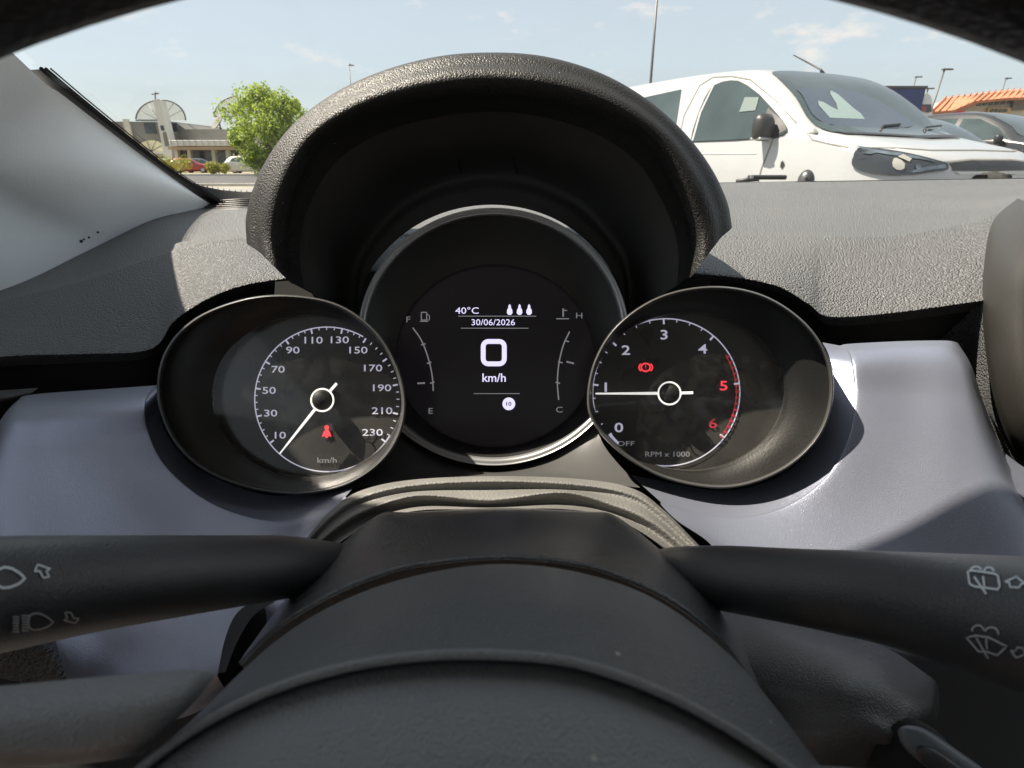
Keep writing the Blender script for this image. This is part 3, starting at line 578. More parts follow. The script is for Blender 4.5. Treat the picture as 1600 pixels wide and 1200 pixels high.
ribbon('temperature_symbol', [(880, 482), (880, 495)], 2.4, TD, 'dim', scr); ribbon('temperature_symbol', [(869, 498), (889, 498)], 1.6, TD, 'dim', scr); ribbon('temperature_symbol', [(881, 485), (886, 485)], 1.4, TD, 'dim', scr)

# ------------------------------------------------------------------ steering column: gaiter, shroud, ignition lock
colm = thing('steering_column', 'matt black steering column shroud with folded gaiter in front of the dials', 'steering column', tuple(Q(790, 1100, 0.26)))
g0 = [(478, 842, 0.285), (515, 800, 0.292), (560, 768, 0.298), (640, 750, 0.302), (770, 744, 0.304), (900, 748, 0.302), (985, 762, 0.298), (1035, 795, 0.292), (1098, 858, 0.283)]
g1 = [(478, 846, 0.278), (517, 806, 0.285), (562, 777, 0.290), (640, 758, 0.293), (770, 751, 0.295), (900, 756, 0.293), (985, 771, 0.290), (1034, 801, 0.285), (1096, 862, 0.277)]
g2 = [(484, 852, 0.279), (524, 814, 0.285), (568, 787, 0.290), (645, 768, 0.294), (770, 764, 0.297), (895, 766, 0.294), (980, 780, 0.290), (1029, 810, 0.285), (1090, 866, 0.277)]
g3 = [(488, 856, 0.272), (528, 822, 0.277), (572, 797, 0.281), (652, 774, 0.285), (765, 781, 0.287), (880, 769, 0.285), (965, 791, 0.281), (1024, 818, 0.277), (1084, 868, 0.271)]
g4 = [(496, 862, 0.275), (538, 832, 0.280), (585, 806, 0.285), (658, 788, 0.290), (765, 791, 0.292), (875, 786, 0.290), (955, 800, 0.285), (1014, 828, 0.280), (1072, 872, 0.274)]
g5 = [(506, 868, 0.266), (545, 838, 0.270), (595, 812, 0.274), (660, 797, 0.277), (768, 796, 0.279), (872, 795, 0.277), (948, 806, 0.274), (1006, 834, 0.270), (1062, 876, 0.266)]
surf('gaiter', [g0, g1, g2, g3, g4, g5], 'gaiter', colm, nu=80, nv=7, byindex=True)
s0 = [(398, 1000, 0.255), (452, 930, 0.262), (520, 862, 0.268), (592, 806, 0.272), (645, 800, 0.274), (780, 794, 0.276), (915, 799, 0.274), (962, 808, 0.272), (1045, 872, 0.266), (1120, 950, 0.255), (1180, 1060, 0.245)]
s1 = [(392, 1010, 0.235), (446, 938, 0.240), (516, 870, 0.246), (588, 809, 0.252), (645, 806, 0.252), (780, 799, 0.252), (915, 805, 0.252), (966, 811, 0.252), (1052, 878, 0.246), (1128, 955, 0.238), (1188, 1070, 0.228)]
s2 = [(383, 1020, 0.200), (438, 950, 0.206), (512, 893, 0.212), (575, 858, 0.220), (650, 838, 0.224), (780, 830, 0.226), (905, 838, 0.224), (985, 858, 0.220), (1062, 898, 0.212), (1136, 972, 0.204), (1192, 1082, 0.196)]
s3 = [(376, 1034, 0.172), (430, 980, 0.176), (510, 930, 0.180), (580, 900, 0.182), (655, 880, 0.183), (785, 869, 0.183), (905, 880, 0.182), (985, 905, 0.180), (1065, 946, 0.177), (1138, 1010, 0.174), (1195, 1096, 0.170)]
s4 = [(380, 1044, 0.168), (434, 992, 0.172), (512, 942, 0.176), (582, 910, 0.178), (656, 889, 0.179), (785, 878, 0.179), (904, 889, 0.178), (984, 915, 0.176), (1060, 956, 0.173), (1130, 1020, 0.170), (1188, 1106, 0.166)]
s5 = [(x + (790 - x) * 0.03, y + 26, d + 0.004) for x, y, d in s4]
s6 = [(x + (790 - x) * 0.06, y + 90, d + 0.03) for x, y, d in s4]
surf('upper_shroud', [s0, s1, s2, s3, s4, s5, s6], 'shroud', colm, nu=110, nv=7, byindex=True)
def bead(name, pts, r, m, parent, dz=0.0):
    P = [(x, y, d - dz) for x, y, d in pts]; L = spline(P, 90); vs, fs = tube_vf(L, r, 10); return mesh(name, vs, fs, m, parent)
bead('shroud_lip', [((a[0] + b[0]) / 2, (a[1] + b[1]) / 2 - 1, (a[2] + b[2]) / 2) for a, b in zip(s3, s4)], 0.0013, 'shroud', colm, 0.0004)
# lower shroud with the ignition barrel at right
l0 = [(1120, 940, 0.250), (1160, 950, 0.250), (1230, 970, 0.245), (1300, 990, 0.238), (1380, 1010, 0.228), (1450, 1055, 0.218)]
l1 = [(1130, 985, 0.225), (1175, 1000, 0.220), (1250, 1010, 0.212), (1320, 1022, 0.205), (1385, 1040, 0.200), (1448, 1085, 0.198)]
l2 = [(1150, 1050, 0.205), (1195, 1055, 0.200), (1260, 1058, 0.193), (1325, 1062, 0.187), (1385, 1075, 0.184), (1440, 1110, 0.184)]
l3 = [(1170, 1110, 0.195), (1215, 1110, 0.190), (1275, 1110, 0.184), (1330, 1105, 0.180), (1378, 1118, 0.178), (1415, 1140, 0.178)]
l4 = [(1190, 1180, 0.19), (1235, 1175, 0.185), (1285, 1170, 0.18), (1335, 1160, 0.177), (1372, 1155, 0.175), (1395, 1165, 0.175)]
l5 = [(1210, 1290, 0.20), (1260, 1290, 0.195), (1300, 1280, 0.19), (1340, 1260, 0.185), (1365, 1230, 0.182), (1378, 1210, 0.18)]
for l_ in (l0, l1, l2, l3, l4, l5): l_ += [(l_[-1][0] + 14, l_[-1][1] + 14, l_[-1][2] + 0.010), (l_[-1][0] + 18, l_[-1][1] + 34, l_[-1][2] + 0.040)]
surf('lower_shroud', [l0, l1, l2, l3, l4, l5], 'shroud', colm, nu=60, nv=8)
surf('shroud_body', [[(420, 1010, 0.235), (600, 930, 0.25), (800, 900, 0.255), (1000, 930, 0.25), (1170, 1040, 0.235)], [(420, 1250, 0.22), (600, 1300, 0.22), (800, 1300, 0.22), (1000, 1300, 0.22), (1200, 1250, 0.22)]], 'void', colm, nu=24)
tube('ignition_collar', [(1400, 1180, 0.186), (1425, 1192, 0.176), (1432, 1196, 0.170)], [0.0125, 0.0125, 0.0105], 'void', colm, 28)
# near-black sheet standing for the shade in the gap beside the shroud
surf('gap_shade_sheet', [[(352, 1050, 0.205), (372, 1000, 0.215), (398, 960, 0.225), (430, 940, 0.235)], [(340, 1056, 0.24), (352, 1000, 0.25), (370, 960, 0.26), (400, 935, 0.27)], [(360, 1090, 0.25), (400, 1010, 0.26), (440, 965, 0.268), (480, 925, 0.275)]], 'void', colm, nu=16)
key = thing('car_key', 'grey blue key head sticking out of the ignition lock', 'key', tuple(Q(1440, 1180, 0.165)))
vs, fs = [], []
kp = [(1405, 1140), (1422, 1134), (1450, 1142), (1495, 1172), (1540, 1205), (1560, 1230), (1520, 1245), (1470, 1215), (1425, 1180), (1408, 1160)]
cxk, cyk = 1470, 1185
kr = [[(cxk + (x - cxk) * s, cyk + (y - cyk) * s, d) for x, y in kp] for s, d in ((0.9, 0.168), (1.0, 0.163), (1.0, 0.157), (0.88, 0.1535), (0.4, 0.1525), (0.02, 0.1525))]
surf('key_head', kr, mat('key_plastic', (0.16, 0.19, 0.22), 0.4, var=(20, 0.1)), key, nu=60, nv=3, closed=True, byindex=True)
surf('key_inlay', [[(cxk + 4 + (x - cxk) * s, cyk + 14 + (y - cyk) * s, d) for x, y in kp] for s, d in ((0.62, 0.1533), (0.58, 0.1518), (0.02, 0.1515))], 'stalk', key, nu=60, nv=3, closed=True, byindex=True)

# ------------------------------------------------------------------ control stalks with printed symbols
def stalk(label, pts, rad, squash, symbols, base):
    t = thing('control_stalk', label, 'stalk', tuple(V(base)), 'control stalks on the column')
    P = [V(p) for p in pts]
    Ps = [cr(P, min(k / 6, len(P) - 1 - 1e-6)) for k in range((len(P) - 1) * 6 + 1)]
    Rv = [Vector((r, 0, 0)) for r in rad]; Rs = [cr(Rv, min(k / 6, len(P) - 1 - 1e-6)).x for k in range((len(P) - 1) * 6 + 1)]
    arm = tube('arm', Ps, Rs, 'stalk', t, 36, squash); b = bvh_of(arm)
    for nm, m_, strokes, w_ in symbols:
        vs, fs = [], []
        for st, closed in strokes:
            if closed: st = list(st)
            dn = []
            for i in range(len(st) - (0 if closed else 1)):
                a, c = st[i], st[(i + 1) % len(st)]
                dn += [(a[0] + (c[0] - a[0]) * k / 3, a[1] + (c[1] - a[1]) * k / 3) for k in range(3)]
            if not closed: dn.append(st[-1])
            ribbon_vf(dn, w_, 0.15, b, closed, vs, fs)
        mesh(nm, vs, fs, m_, t, smooth=False)
    return t
def lampD(cx, cy, hw, hh, tilt=0): 
    pts = [(-.9, -.75), (-.45, -1.0), (0.1, -.85), (.65, -.4), (1.0, .1), (.6, .6), (0, .95), (-.55, 1.05), (-.95, .8), (-1.05, 0)]
    return [(cx + x * hw, cy + y * hh) for x, y in pts]
left_sym = [('beam_symbol', 'print', [(lampD(17, 902, 22, 16), True)], 4.2),
            ('arrow_symbol', 'print', [([(54, 893), (59, 882), (79, 889), (72, 892), (77, 901), (68, 903), (62, 892)], True)], 3.0),
            ('beam_symbol', 'printd', [(lampD(64, 971, 19, 13), True)] + [([(34, 962 + k * 4.6), (45, 962.5 + k * 4.6)], False) for k in range(6)] + [([(20, 964 + k * 4.6), (30, 964.5 + k * 4.6)], False) for k in range(6)], 2.6),
            ('arrow_symbol', 'printd', [([(101, 957), (111, 957), (115, 966), (123, 966), (118, 974), (99, 969), (106, 966)], True)], 2.4)]
stalk('black left control stalk printed with headlamp beam symbols', [(-260, 955, 0.100), (-120, 945, 0.112), (0, 928, 0.127), (160, 910, 0.150), (320, 896, 0.178), (430, 887, 0.205), (478, 886, 0.225), (520, 888, 0.245), (575, 892, 0.262)], [0.0128, 0.0126, 0.0124, 0.0119, 0.0114, 0.0111, 0.0108, 0.0105, 0.0095], 1.05, left_sym, (500, 884, 0.204))
def wip(x0, y0):                              # rear-window wash and wipe
    return [(rrect(x0, y0, 23, 13, 5), True), ([(x0 - 14, y0 - 6), (x0 + 6, y0 + 26)], False), (arc(x0 - 10, y0 - 14, 9, 8, 10, 170, 8), False), (arc(x0 + 11, y0 - 12, 9, 8, 10, 170, 8), False), ([(x0 + 0, y0 - 10), (x0 + 2, y0 + 8)], False)]
rs1 = [(x, y) for x, y in [(1512, 893), (1518, 891), (1553, 896), (1559, 899), (1562, 916), (1559, 921), (1522, 916), (1515, 912)]]
right_sym = [('washer_symbol', 'print', [(rs1, True), ([(1522, 901), (1541, 928)], False), ([(1536, 900), (1538, 916)], False), (arc(1525, 893, 9, 8, 20, 165, 8), False), (arc(1545, 895, 8, 9, 15, 160, 8), False)], 3.2),
             ('arrow_symbol', 'print', [([(1570, 909), (1588, 901), (1602, 912), (1596, 912), (1592, 918), (1578, 917), (1577, 910)], True)], 2.8),
             ('washer_symbol', 'printd', [([(1510, 996), (1525, 993), (1545, 996), (1573, 1010), (1558, 1024), (1541, 1018), (1529, 1018)], True), ([(1525, 996), (1544, 1029)], False), ([(1541, 998), (1542, 1014)], False), (arc(1528, 985, 9, 8, 0, 190, 8), False), (arc(1549, 990, 11, 10, -10, 160, 8), False)], 2.6),
             ('arrow_symbol', 'printd', [([(1579, 1016), (1588, 1028), (1602, 1022), (1599, 1013), (1590, 1011), (1586, 1018)], True)], 2.2)]
stalk('black right control stalk printed with wiper and washer symbols', [(1000, 900, 0.262), (1056, 897, 0.240), (1100, 900, 0.222), (1150, 905, 0.208), (1260, 918, 0.183), (1400, 936, 0.157), (1600, 974, 0.127), (1760, 1000, 0.110), (1900, 1020, 0.098)], [0.0095, 0.0108, 0.0112, 0.0116, 0.0118, 0.0125, 0.0143, 0.0146, 0.0146], 1.05, right_sym, (1066, 900, 0.206))

# ------------------------------------------------------------------ steering wheel
whl = thing('steering_wheel', 'black steering wheel seen from behind its round hub, rim across the top corners', 'steering wheel', tuple(Q(790, 1881, 0.078)))
wc = FW * 0.065 - UP * 0.118 - RT * 0.0007; RM, rt_ = 0.185, 0.0160
vs, fs = [], []; NU, NV = 160, 20
for i in range(NU):
    a = 2 * math.pi * i / NU; c = wc + (RT * math.cos(a) + UP * math.sin(a)) * RM
    for j in range(NV):
        b = 2 * math.pi * j / NV; vs.append(c + (RT * math.cos(a) + UP * math.sin(a)) * (math.cos(b) * rt_) + FW * (math.sin(b) * rt_ * 0.9))
for i in range(NU):
    for j in range(NV): fs.append((i * NV + j, i * NV + (j + 1) % NV, ((i + 1) % NU) * NV + (j + 1) % NV, ((i + 1) % NU) * NV + j))
mesh('rim', vs, fs, 'rim', whl)
h0 = [(215, 1260, 0.150), (330, 1115, 0.150), (442, 1004, 0.150), (556, 938, 0.150), (678, 902, 0.150), (790, 890, 0.150), (905, 902, 0.150), (1015, 940, 0.150), (1115, 1010, 0.150), (1195, 1100, 0.150), (1300, 1270, 0.150)]
h1 = [(200, 1250, 0.140), (322, 1106, 0.140), (436, 998, 0.140), (552, 932, 0.140), (676, 895, 0.140), (790, 883, 0.140), (905, 896, 0.140), (1017, 934, 0.140), (1118, 1004, 0.140), (1202, 1094, 0.140), (1310, 1265, 0.140)]
h2 = [(160, 1260, 0.112), (300, 1125, 0.112), (420, 1035, 0.112), (545, 975, 0.112), (670, 945, 0.112), (785, 938, 0.112), (900, 946, 0.112), (1015, 980, 0.112), (1125, 1045, 0.112), (1225, 1130, 0.112), (1340, 1270, 0.112)]
h3 = [(140, 1260, 0.094), (275, 1150, 0.094), (400, 1080, 0.094), (530, 1037, 0.094), (650, 1018, 0.094), (775, 1015, 0.094), (900, 1028, 0.094), (1020, 1068, 0.094), (1130, 1125, 0.094), (1235, 1195, 0.094), (1340, 1285, 0.094)]
h4 = [(x, y + 8, 0.0885) for x, y, d in h3]
h5 = [(x, y + 15, 0.0915) for x, y, d in h3]; h6 = [(x, y + 22, 0.100) for x, y, d in h3]
surf('hub_cover', [h0, h1, h2, h3, h4, h5, h6], 'wheel', whl, nu=110, nv=6, byindex=True)
bead('hub_ridge_highlight', h4, 0.0008, 'pad', whl, 0.0001)  # ridge bead in the paler pad colour, standing in for its highlight
p0 = [(x, y + 20, 0.099) for x, y, d in h3]; p1 = [(x, y + 19, 0.093) for x, y, d in h3]; p2 = [(x, y + 27, 0.0895) for x, y, d in h3]
p3 = [(790 + (x - 790) * 1.0, y + 110, 0.080) for x, y, d in h3]; p4 = [(x, y + 260, 0.072) for x, y, d in h3]; p5 = [(x, y + 600, 0.066) for x, y, d in h3]
surf('airbag_pad', [p0, p1, p2, p3, p4, p5], 'pad', whl, nu=110, nv=6, byindex=True)
# left and right spokes
sp = [[(-420, 1105, 0.103), (-100, 1085, 0.100), (0, 1076, 0.099), (180, 1058, 0.099), (300, 1049, 0.100), (338, 1049, 0.104)],
      [(-420, 1100, 0.094), (-100, 1082, 0.092), (0, 1074, 0.092), (180, 1058, 0.092), (296, 1050, 0.093), (338, 1054, 0.098)],
      [(-420, 1140, 0.086), (-100, 1125, 0.085), (0, 1115, 0.085), (170, 1100, 0.085), (270, 1096, 0.087), (312, 1088, 0.094)],
      [(-420, 1195, 0.084), (-100, 1180, 0.083), (0, 1172, 0.083), (140, 1166, 0.083), (225, 1152, 0.086), (270, 1130, 0.093)],
      [(-420, 1225, 0.087), (-100, 1206, 0.087), (0, 1196, 0.087), (120, 1188, 0.087), (195, 1178, 0.089), (235, 1165, 0.095)],
      [(-420, 1250, 0.098), (-100, 1215, 0.098), (0, 1203, 0.098), (110, 1195, 0.098), (185, 1186, 0.098), (222, 1178, 0.100)]]
surf('spoke', sp, 'pad', whl, nu=50, nv=6, byindex=True)  # left spoke in the paler, lit-looking copy of the wheel plastic
sp2 = [[(-420, 1270, 0.097), (0, 1230, 0.097), (150, 1215, 0.097), (250, 1195, 0.097)], [(-420, 1450, 0.094), (0, 1450, 0.094), (150, 1450, 0.094), (250, 1450, 0.094)]]
surf('spoke', sp2, 'wheel', whl, nu=20)
surf('spoke', [[(1580 - x, y + 150, d) for x, y, d in r] for r in sp], 'wheel', whl, nu=50, nv=6, byindex=True)

# ------------------------------------------------------------------ vehicles
def car_paint(name, col, rough=0.28): return mat(name, col, rough, 0.0, coat=0.6, var=(3, 0.03))
glz = mat('car_glass', (0.035, 0.052, 0.055), 0.06, 0.0, spec=0.5, coat=0.15, var=(2, 0.3))
tyre = mat('tyre', (0.02, 0.02, 0.02), 0.85); alloy = mat('alloy', (0.45, 0.45, 0.46), 0.35, 0.8)
trimb = mat('car_black_trim', (0.018, 0.018, 0.019), 0.45); lampm = mat('lamp_glass', (0.11, 0.135, 0.16), 0.12, 0.5, coat=0.8, var=(14, 0.5))
lampd = mat('lamp_dark', (0.03, 0.035, 0.04), 0.15, 0.3, coat=0.8); reflector = mat('lamp_reflector', (0.4, 0.39, 0.35), 0.2, 0.4)
groove = mat('panel_gap', (0.16, 0.155, 0.145), 0.8)
def section(hw, zs, hr, zr, zb=0.28):
    return [(hw * .80, zb - 0.03), (hw * .93, zb), (hw * .985, zb + (zs - zb) * .3), (hw, zb + (zs - zb) * .62), (hw * .992, zs - 0.03), (hw * .975, zs + 0.015),
            ((hw * .975) * .5 + hr * .5, zs + (zr - 0.055 - zs) * .52), (hr, zr - 0.055), (hr * .93, zr - 0.02), (hr * .72, zr - 0.004), (hr * .38, zr + 0.004), (0, zr + 0.006)]
def body_mesh(st, parent, m, zb=0.28, sub=5):
    rows = []
    for (x, hw, zs, hr, zr) in st:
        h = section(hw, zs, hr, zr, zb); ring = [Vector((x, -y, z)) for y, z in h] + [Vector((x, y, z)) for y, z in h[-2::-1]]
        rows.append(ring)
    n = len(rows[0]); out = []
    for k in range((len(rows) - 1) * sub + 1):
        t = min(k / sub, len(rows) - 1 - 1e-6); out.append([cr([r[j] for r in rows], t) for j in range(n)])
    vs, fs = grid(out); fs.append(tuple(range(n))); fs.append(tuple((len(out) - 1) * n + j for j in range(n - 1, -1, -1)))
    return mesh('body', vs, fs, m, parent)
def shoot(bv, axis, a, b):                    # side: (x, z) from -y / +y ; front: (y, z) from +x ; top: (x, y) from +z
    if axis == 'right': o, d = Vector((a, -3, b)), Vector((0, 1, 0))
    elif axis == 'left': o, d = Vector((a, 3, b)), Vector((0, -1, 0))
    elif axis == 'front': o, d = Vector((3, a, b)), Vector((-1, 0, 0))
    elif axis == 'rear': o, d = Vector((-9, a, b)), Vector((1, 0, 0))
    else: o, d = Vector((a, b, 5)), Vector((0, 0, -1))
    h = bv.ray_cast(o, d); return (h[0], h[1]) if h[0] is not None else (o + d * 3, -d)
def patch(name, bv, axis, poly, m, parent, off=0.006, n=10, smooth_poly=False, sm=48, fine=0.11):
    if smooth_poly:
        P = [Vector((p[0], p[1], 0)) for p in poly]; poly = [tuple(cr(P, k * len(P) / sm, True)[:2]) for k in range(sm)]
    bm = bmesh.new(); vs_ = [bm.verts.new((p[0], p[1], 0)) for p in poly]; bm.faces.new(vs_)
    bmesh.ops.triangulate(bm, faces=bm.faces[:])
    for _ in range(5 if fine < 0.1 else 3):
        es = [e for e in bm.edges if e.calc_length() > fine]
        if es: bmesh.ops.subdivide_edges(bm, edges=es, cuts=1); bmesh.ops.triangulate(bm, faces=bm.faces[:])
    for v in bm.verts:
        p, nn = shoot(bv, axis, v.co.x, v.co.y); v.co = p + nn * off
    me = bpy.data.meshes.new(name); bm.to_mesh(me); bm.free(); return link(name, me, m, parent)
def gap(name, bv, axis, pts, wd, m, parent, off=0.004):
    vs, fs = [], []; P = [Vector((p[0], p[1], 0)) for p in pts]; Ps = []
    for a, b in zip(P, P[1:]): Ps += [a.lerp(b, k / 5) for k in range(5)]
    Ps.append(P[-1])
    for i, p in enumerate(Ps):
        t = (Ps[min(i + 1, len(Ps) - 1)] - Ps[max(i - 1, 0)]).normalized(); nn = Vector((-t.y, t.x, 0)) * wd / 2
        for q in (p + nn, p - nn):
            c, no = shoot(bv, axis, q.x, q.y); vs.append(c + no * off)
    fs = [(2 * i, 2 * i + 1, 2 * i + 3, 2 * i + 2) for i in range(len(Ps) - 1)]
    return mesh(name, vs, fs, m, parent, smooth=False)
def wheels(parent, xs, track, r):
    for x in xs:
        for s_ in (-1, 1):
            y = s_ * track
            vs, fs = tube_vf([Vector((x, y - 0.11, r)), Vector((x, y - 0.10, r)), Vector((x, y + 0.10, r)), Vector((x, y + 0.11, r))], [r * .93, r, r, r * .93], 24)
            wl = mesh('wheel', vs, fs, tyre, parent)
            vs, fs = tube_vf([Vector((x, y + s_ * 0.105, r)), Vector((x, y + s_ * 0.118, r))], [r * .66, r * .6], 20); mesh('rim', vs, fs, alloy, wl)
def mirror_unit(parent, x, y, z, s_, m, big=1.0, glassm=None):
    rows = []
    for f, k in ((0, 0.75), (0.25, 1.0), (0.6, 1.0), (1, 0.6)):
        rows.append([Vector((x - 0.02 + 0.10 * f * big, y + s_ * (0.11 + 0.075 * big * k * math.copysign(abs(math.cos(a)) ** .55, math.cos(a))), z + 0.085 * big * k * math.copysign(abs(math.sin(a)) ** .6, math.sin(a)))) for a in [2 * math.pi * q / 16 for q in range(16)]])
    vs, fs = grid(rows, True); fs += [tuple(range(15, -1, -1)), tuple(48 + q for q in range(16))]
    mu = mesh('mirror', vs, fs, m, parent)
    vs, fs = tube_vf([Vector((x + 0.03, y - s_ * 0.03, z - 0.05)), Vector((x + 0.03, y + s_ * 0.07, z - 0.04))], 0.025, 8); mesh('mirror_arm', vs, fs, trimb, mu)
    return mu
LOCAL = True
# white van, nose towards us at the right
PHI = math.radians(66)
van = thing('white_van', 'white passenger van parked beyond the windscreen, nose towards the right', 'van')
van_o = Vector((3.40, 4.70))
van.location = (van_o.x, van_o.y, -H); van.rotation_euler = (0, 0, -PHI)
vw = car_paint('van_white', (0.325, 0.335, 0.345))
st = [(0.26, .30, .76, .26, .93), (0.24, .55, .84, .48, 1.0), (0.15, .74, .92, .66, 1.06), (0.02, .86, 1.0, .77, 1.11), (-0.18, .925, 1.08, .83, 1.155), (-0.42, .945, 1.16, .85, 1.21), (-0.62, .955, 1.2, .84, 1.265), (-0.85, .96, 1.205, .815, 1.44), (-1.08, .96, 1.21, .79, 1.605), (-1.30, .96, 1.21, .77, 1.725), (-1.52, .96, 1.21, .76, 1.79), (-1.85, .96, 1.21, .755, 1.82), (-2.4, .96, 1.21, .755, 1.84), (-3.2, .96, 1.21, .755, 1.85), (-4.2, .96, 1.21, .75, 1.85), (-4.62, .95, 1.2, .74, 1.87), (-4.72, .93, 1.19, .70, 1.82)]
vb = body_mesh(st, van, vw); vbv = bvh_of(vb)
patch('windscreen', vbv, 'front', [(-.74, 1.225), (-.45, 1.205), (0, 1.20), (.45, 1.205), (.74, 1.225), (.79, 1.33), (.74, 1.5), (.68, 1.68), (.55, 1.755), (0, 1.775), (-.55, 1.755), (-.68, 1.68), (-.74, 1.5), (-.79, 1.33)], glz, van, 0.008, smooth_poly=True)
sw = [(-1.93, 1.195), (-1.955, 1.30), (-1.96, 1.45), (-1.945, 1.58), (-1.915, 1.655), (-1.86, 1.685), (-1.78, 1.70), (-1.68, 1.70), (-1.58, 1.685), (-1.45, 1.635), (-1.28, 1.55), (-1.05, 1.405), (-.92, 1.32), (-.845, 1.265), (-.82, 1.235), (-.84, 1.215), (-.92, 1.2), (-1.35, 1.192)]
for ax in ('right', 'left'):
    so_ = patch('window_seal', vbv, ax, [(x + (x + 1.38) * 0.03, z + (z - 1.45) * 0.04) for x, z in sw], trimb, van, 0.004)
    patch('side_window', vbv, ax, sw, glz, van, 0.010)
    patch('mirror_sail', vbv, ax, [(-1.10, 1.205), (-.92, 1.205), (-.825, 1.245), (-.89, 1.30), (-1.12, 1.435)], trimb, van, 0.013)
    patch('window_frame', vbv, ax, [(-1.925, 1.20), (-1.90, 1.2), (-1.925, 1.45), (-1.875, 1.69), (-1.895, 1.705), (-1.955, 1.45)], vw, van, 0.014)
    rw = [(-3.55, 1.24), (-3.52, 1.66), (-2.36, 1.70), (-2.22, 1.24)]
    patch('rear_window', vbv, ax, rw, glz, van, 0.006)
    gap('door_gap', vbv, ax, [(-2.12, .45), (-2.14, 1.2), (-2.18, 1.45), (-2.10, 1.71), (-1.95, 1.765), (-1.70, 1.745), (-1.45, 1.69)], 0.010, groove, van)
    gap('door_gap', vbv, ax, [(-1.05, .4), (-1.0, .95), (-.92, 1.2)], 0.013, groove, van)
    gap('door_gap', vbv, ax, [(-1.45, 1.69), (-1.1, 1.50), (-.80, 1.30)], 0.010, groove, van)
    gap('waist_line', vbv, ax, [(-4.5, 1.10), (-2.2, 1.09), (-1.08, 1.08)], 0.010, mat('waist_line_tone', (0.5, 0.49, 0.46), 0.5), van)  # pale line along the waist, lighter than the van paint
    gap('bonnet_gap', vbv, ax, [(-.66, 1.25), (-.55, 1.17), (-.25, 1.105)], 0.010, groove, van)
    sgn = -1 if ax == 'right' else 1
    patch('repeater', vbv, ax, [(-.80, .97), (-.78, .96), (-.76, .99), (-.78, 1.02), (-.80, 1.01)], trimb, van, 0.008)
    hl = [(-.20, .99), (-.17, 1.055), (-.05, 1.075), (.06, 1.035), (.17, .965), (.19, .925), (.10, .90), (-.05, .885), (-.16, .92)]
    mu = mirror_unit(van, -1.02, sgn * 0.91, 1.275, sgn, trimb, 1.22)
    box('mirror_band', (-1.05, sgn * 0.93, 1.18), (-0.93, sgn * 1.09, 1.20), alloy, mu, .01)
    # headlamp wraps the corner: built from the front
    yy = sgn
    hf = [(yy * .915, .965), (yy * .920, 1.02), (yy * .912, 1.075), (yy * .88, 1.105), (yy * .83, 1.10), (yy * .72, 1.06), (yy * .60, 1.022), (yy * .515, .998), (yy * .505, .975), (yy * .515, .955), (yy * .60, .942), (yy * .72, .925), (yy * .82, .918), (yy * .885, .93)]
    hlp = patch('headlamp', vbv, 'front', hf, lampd, van, 0.014, fine=0.03, smooth_poly=True, sm=56)
    for (a, b, r_) in ((.80, .985, .028), (.70, .965, .018)):
        patch('lamp_cell', vbv, 'front', [(yy * a + r_ * math.cos(q * .6981), b + r_ * 1.25 * math.sin(q * .6981)) for q in range(9)], reflector if a > .75 else lampm, hlp, 0.022, fine=0.03)
    patch('lamp_strip', vbv, 'front', [(yy * .90, 1.06), (yy * .86, 1.085), (yy * .74, 1.05), (yy * .6, 1.01), (yy * .6, 1.0), (yy * .74, 1.03)], lampm, hlp, 0.020, fine=0.03)
    patch('lamp_strip', vbv, 'front', [(yy * .76, .94), (yy * .70, .955), (yy * .64, .975), (yy * .53, .985), (yy * .53, .965), (yy * .62, .955), (yy * .70, .935)], lampm, hlp, 0.020, fine=0.03)
    patch('lamp_strip', vbv, 'front', [(yy * .78, 1.03), (yy * .75, 1.045), (yy * .72, 1.02), (yy * .74, 1.0)], reflector, hlp, 0.022, fine=0.03)
patch('grille', vbv, 'front', [(-.50, .995), (-.25, 1.012), (.25, 1.012), (.50, .995), (.46, .95), (-.46, .95)], trimb, van, 0.008)
patch('grille_bar', vbv, 'front', [(-.40, .925), (.40, .925), (.44, .943), (-.44, .943)], alloy, van, 0.012)
patch('grille', vbv, 'front', [(-.50, .60), (.50, .60), (.56, .80), (-.56, .80)], trimb, van, 0.008)
gap('bonnet_gap', vbv, 'front', [(-.80, 1.105), (-.5, 1.085), (0, 1.09), (.5, 1.085), (.80, 1.105)], 0.007, groove, van)
gap('bonnet_edge', vbv, 'front', [(-.52, 1.005), (-.25, 1.022), (.25, 1.022), (.52, 1.005)], 0.010, groove, van)
gap('scuttle', vbv, 'front', [(-.72, 1.212), (0, 1.188), (.72, 1.212)], 0.020, trimb, van, 0.012)
for y0 in (-.25, .3):
    vs, fs = tube_vf([Vector((-0.47, y0 - .05, 1.24)), Vector((-0.60, y0 + .15, 1.29)), Vector((-0.64, y0 + .42, 1.31))], 0.009, 6); mesh('wiper', vs, fs, trimb, van)
vs, fs = tube_vf([Vector((-1.50, .16, 1.79)), Vector((-1.53, .16, 1.83)), Vector((-1.84, .12, 1.99))], [0.022, 0.009, 0.005], 8); mesh('aerial', vs, fs, trimb, van)
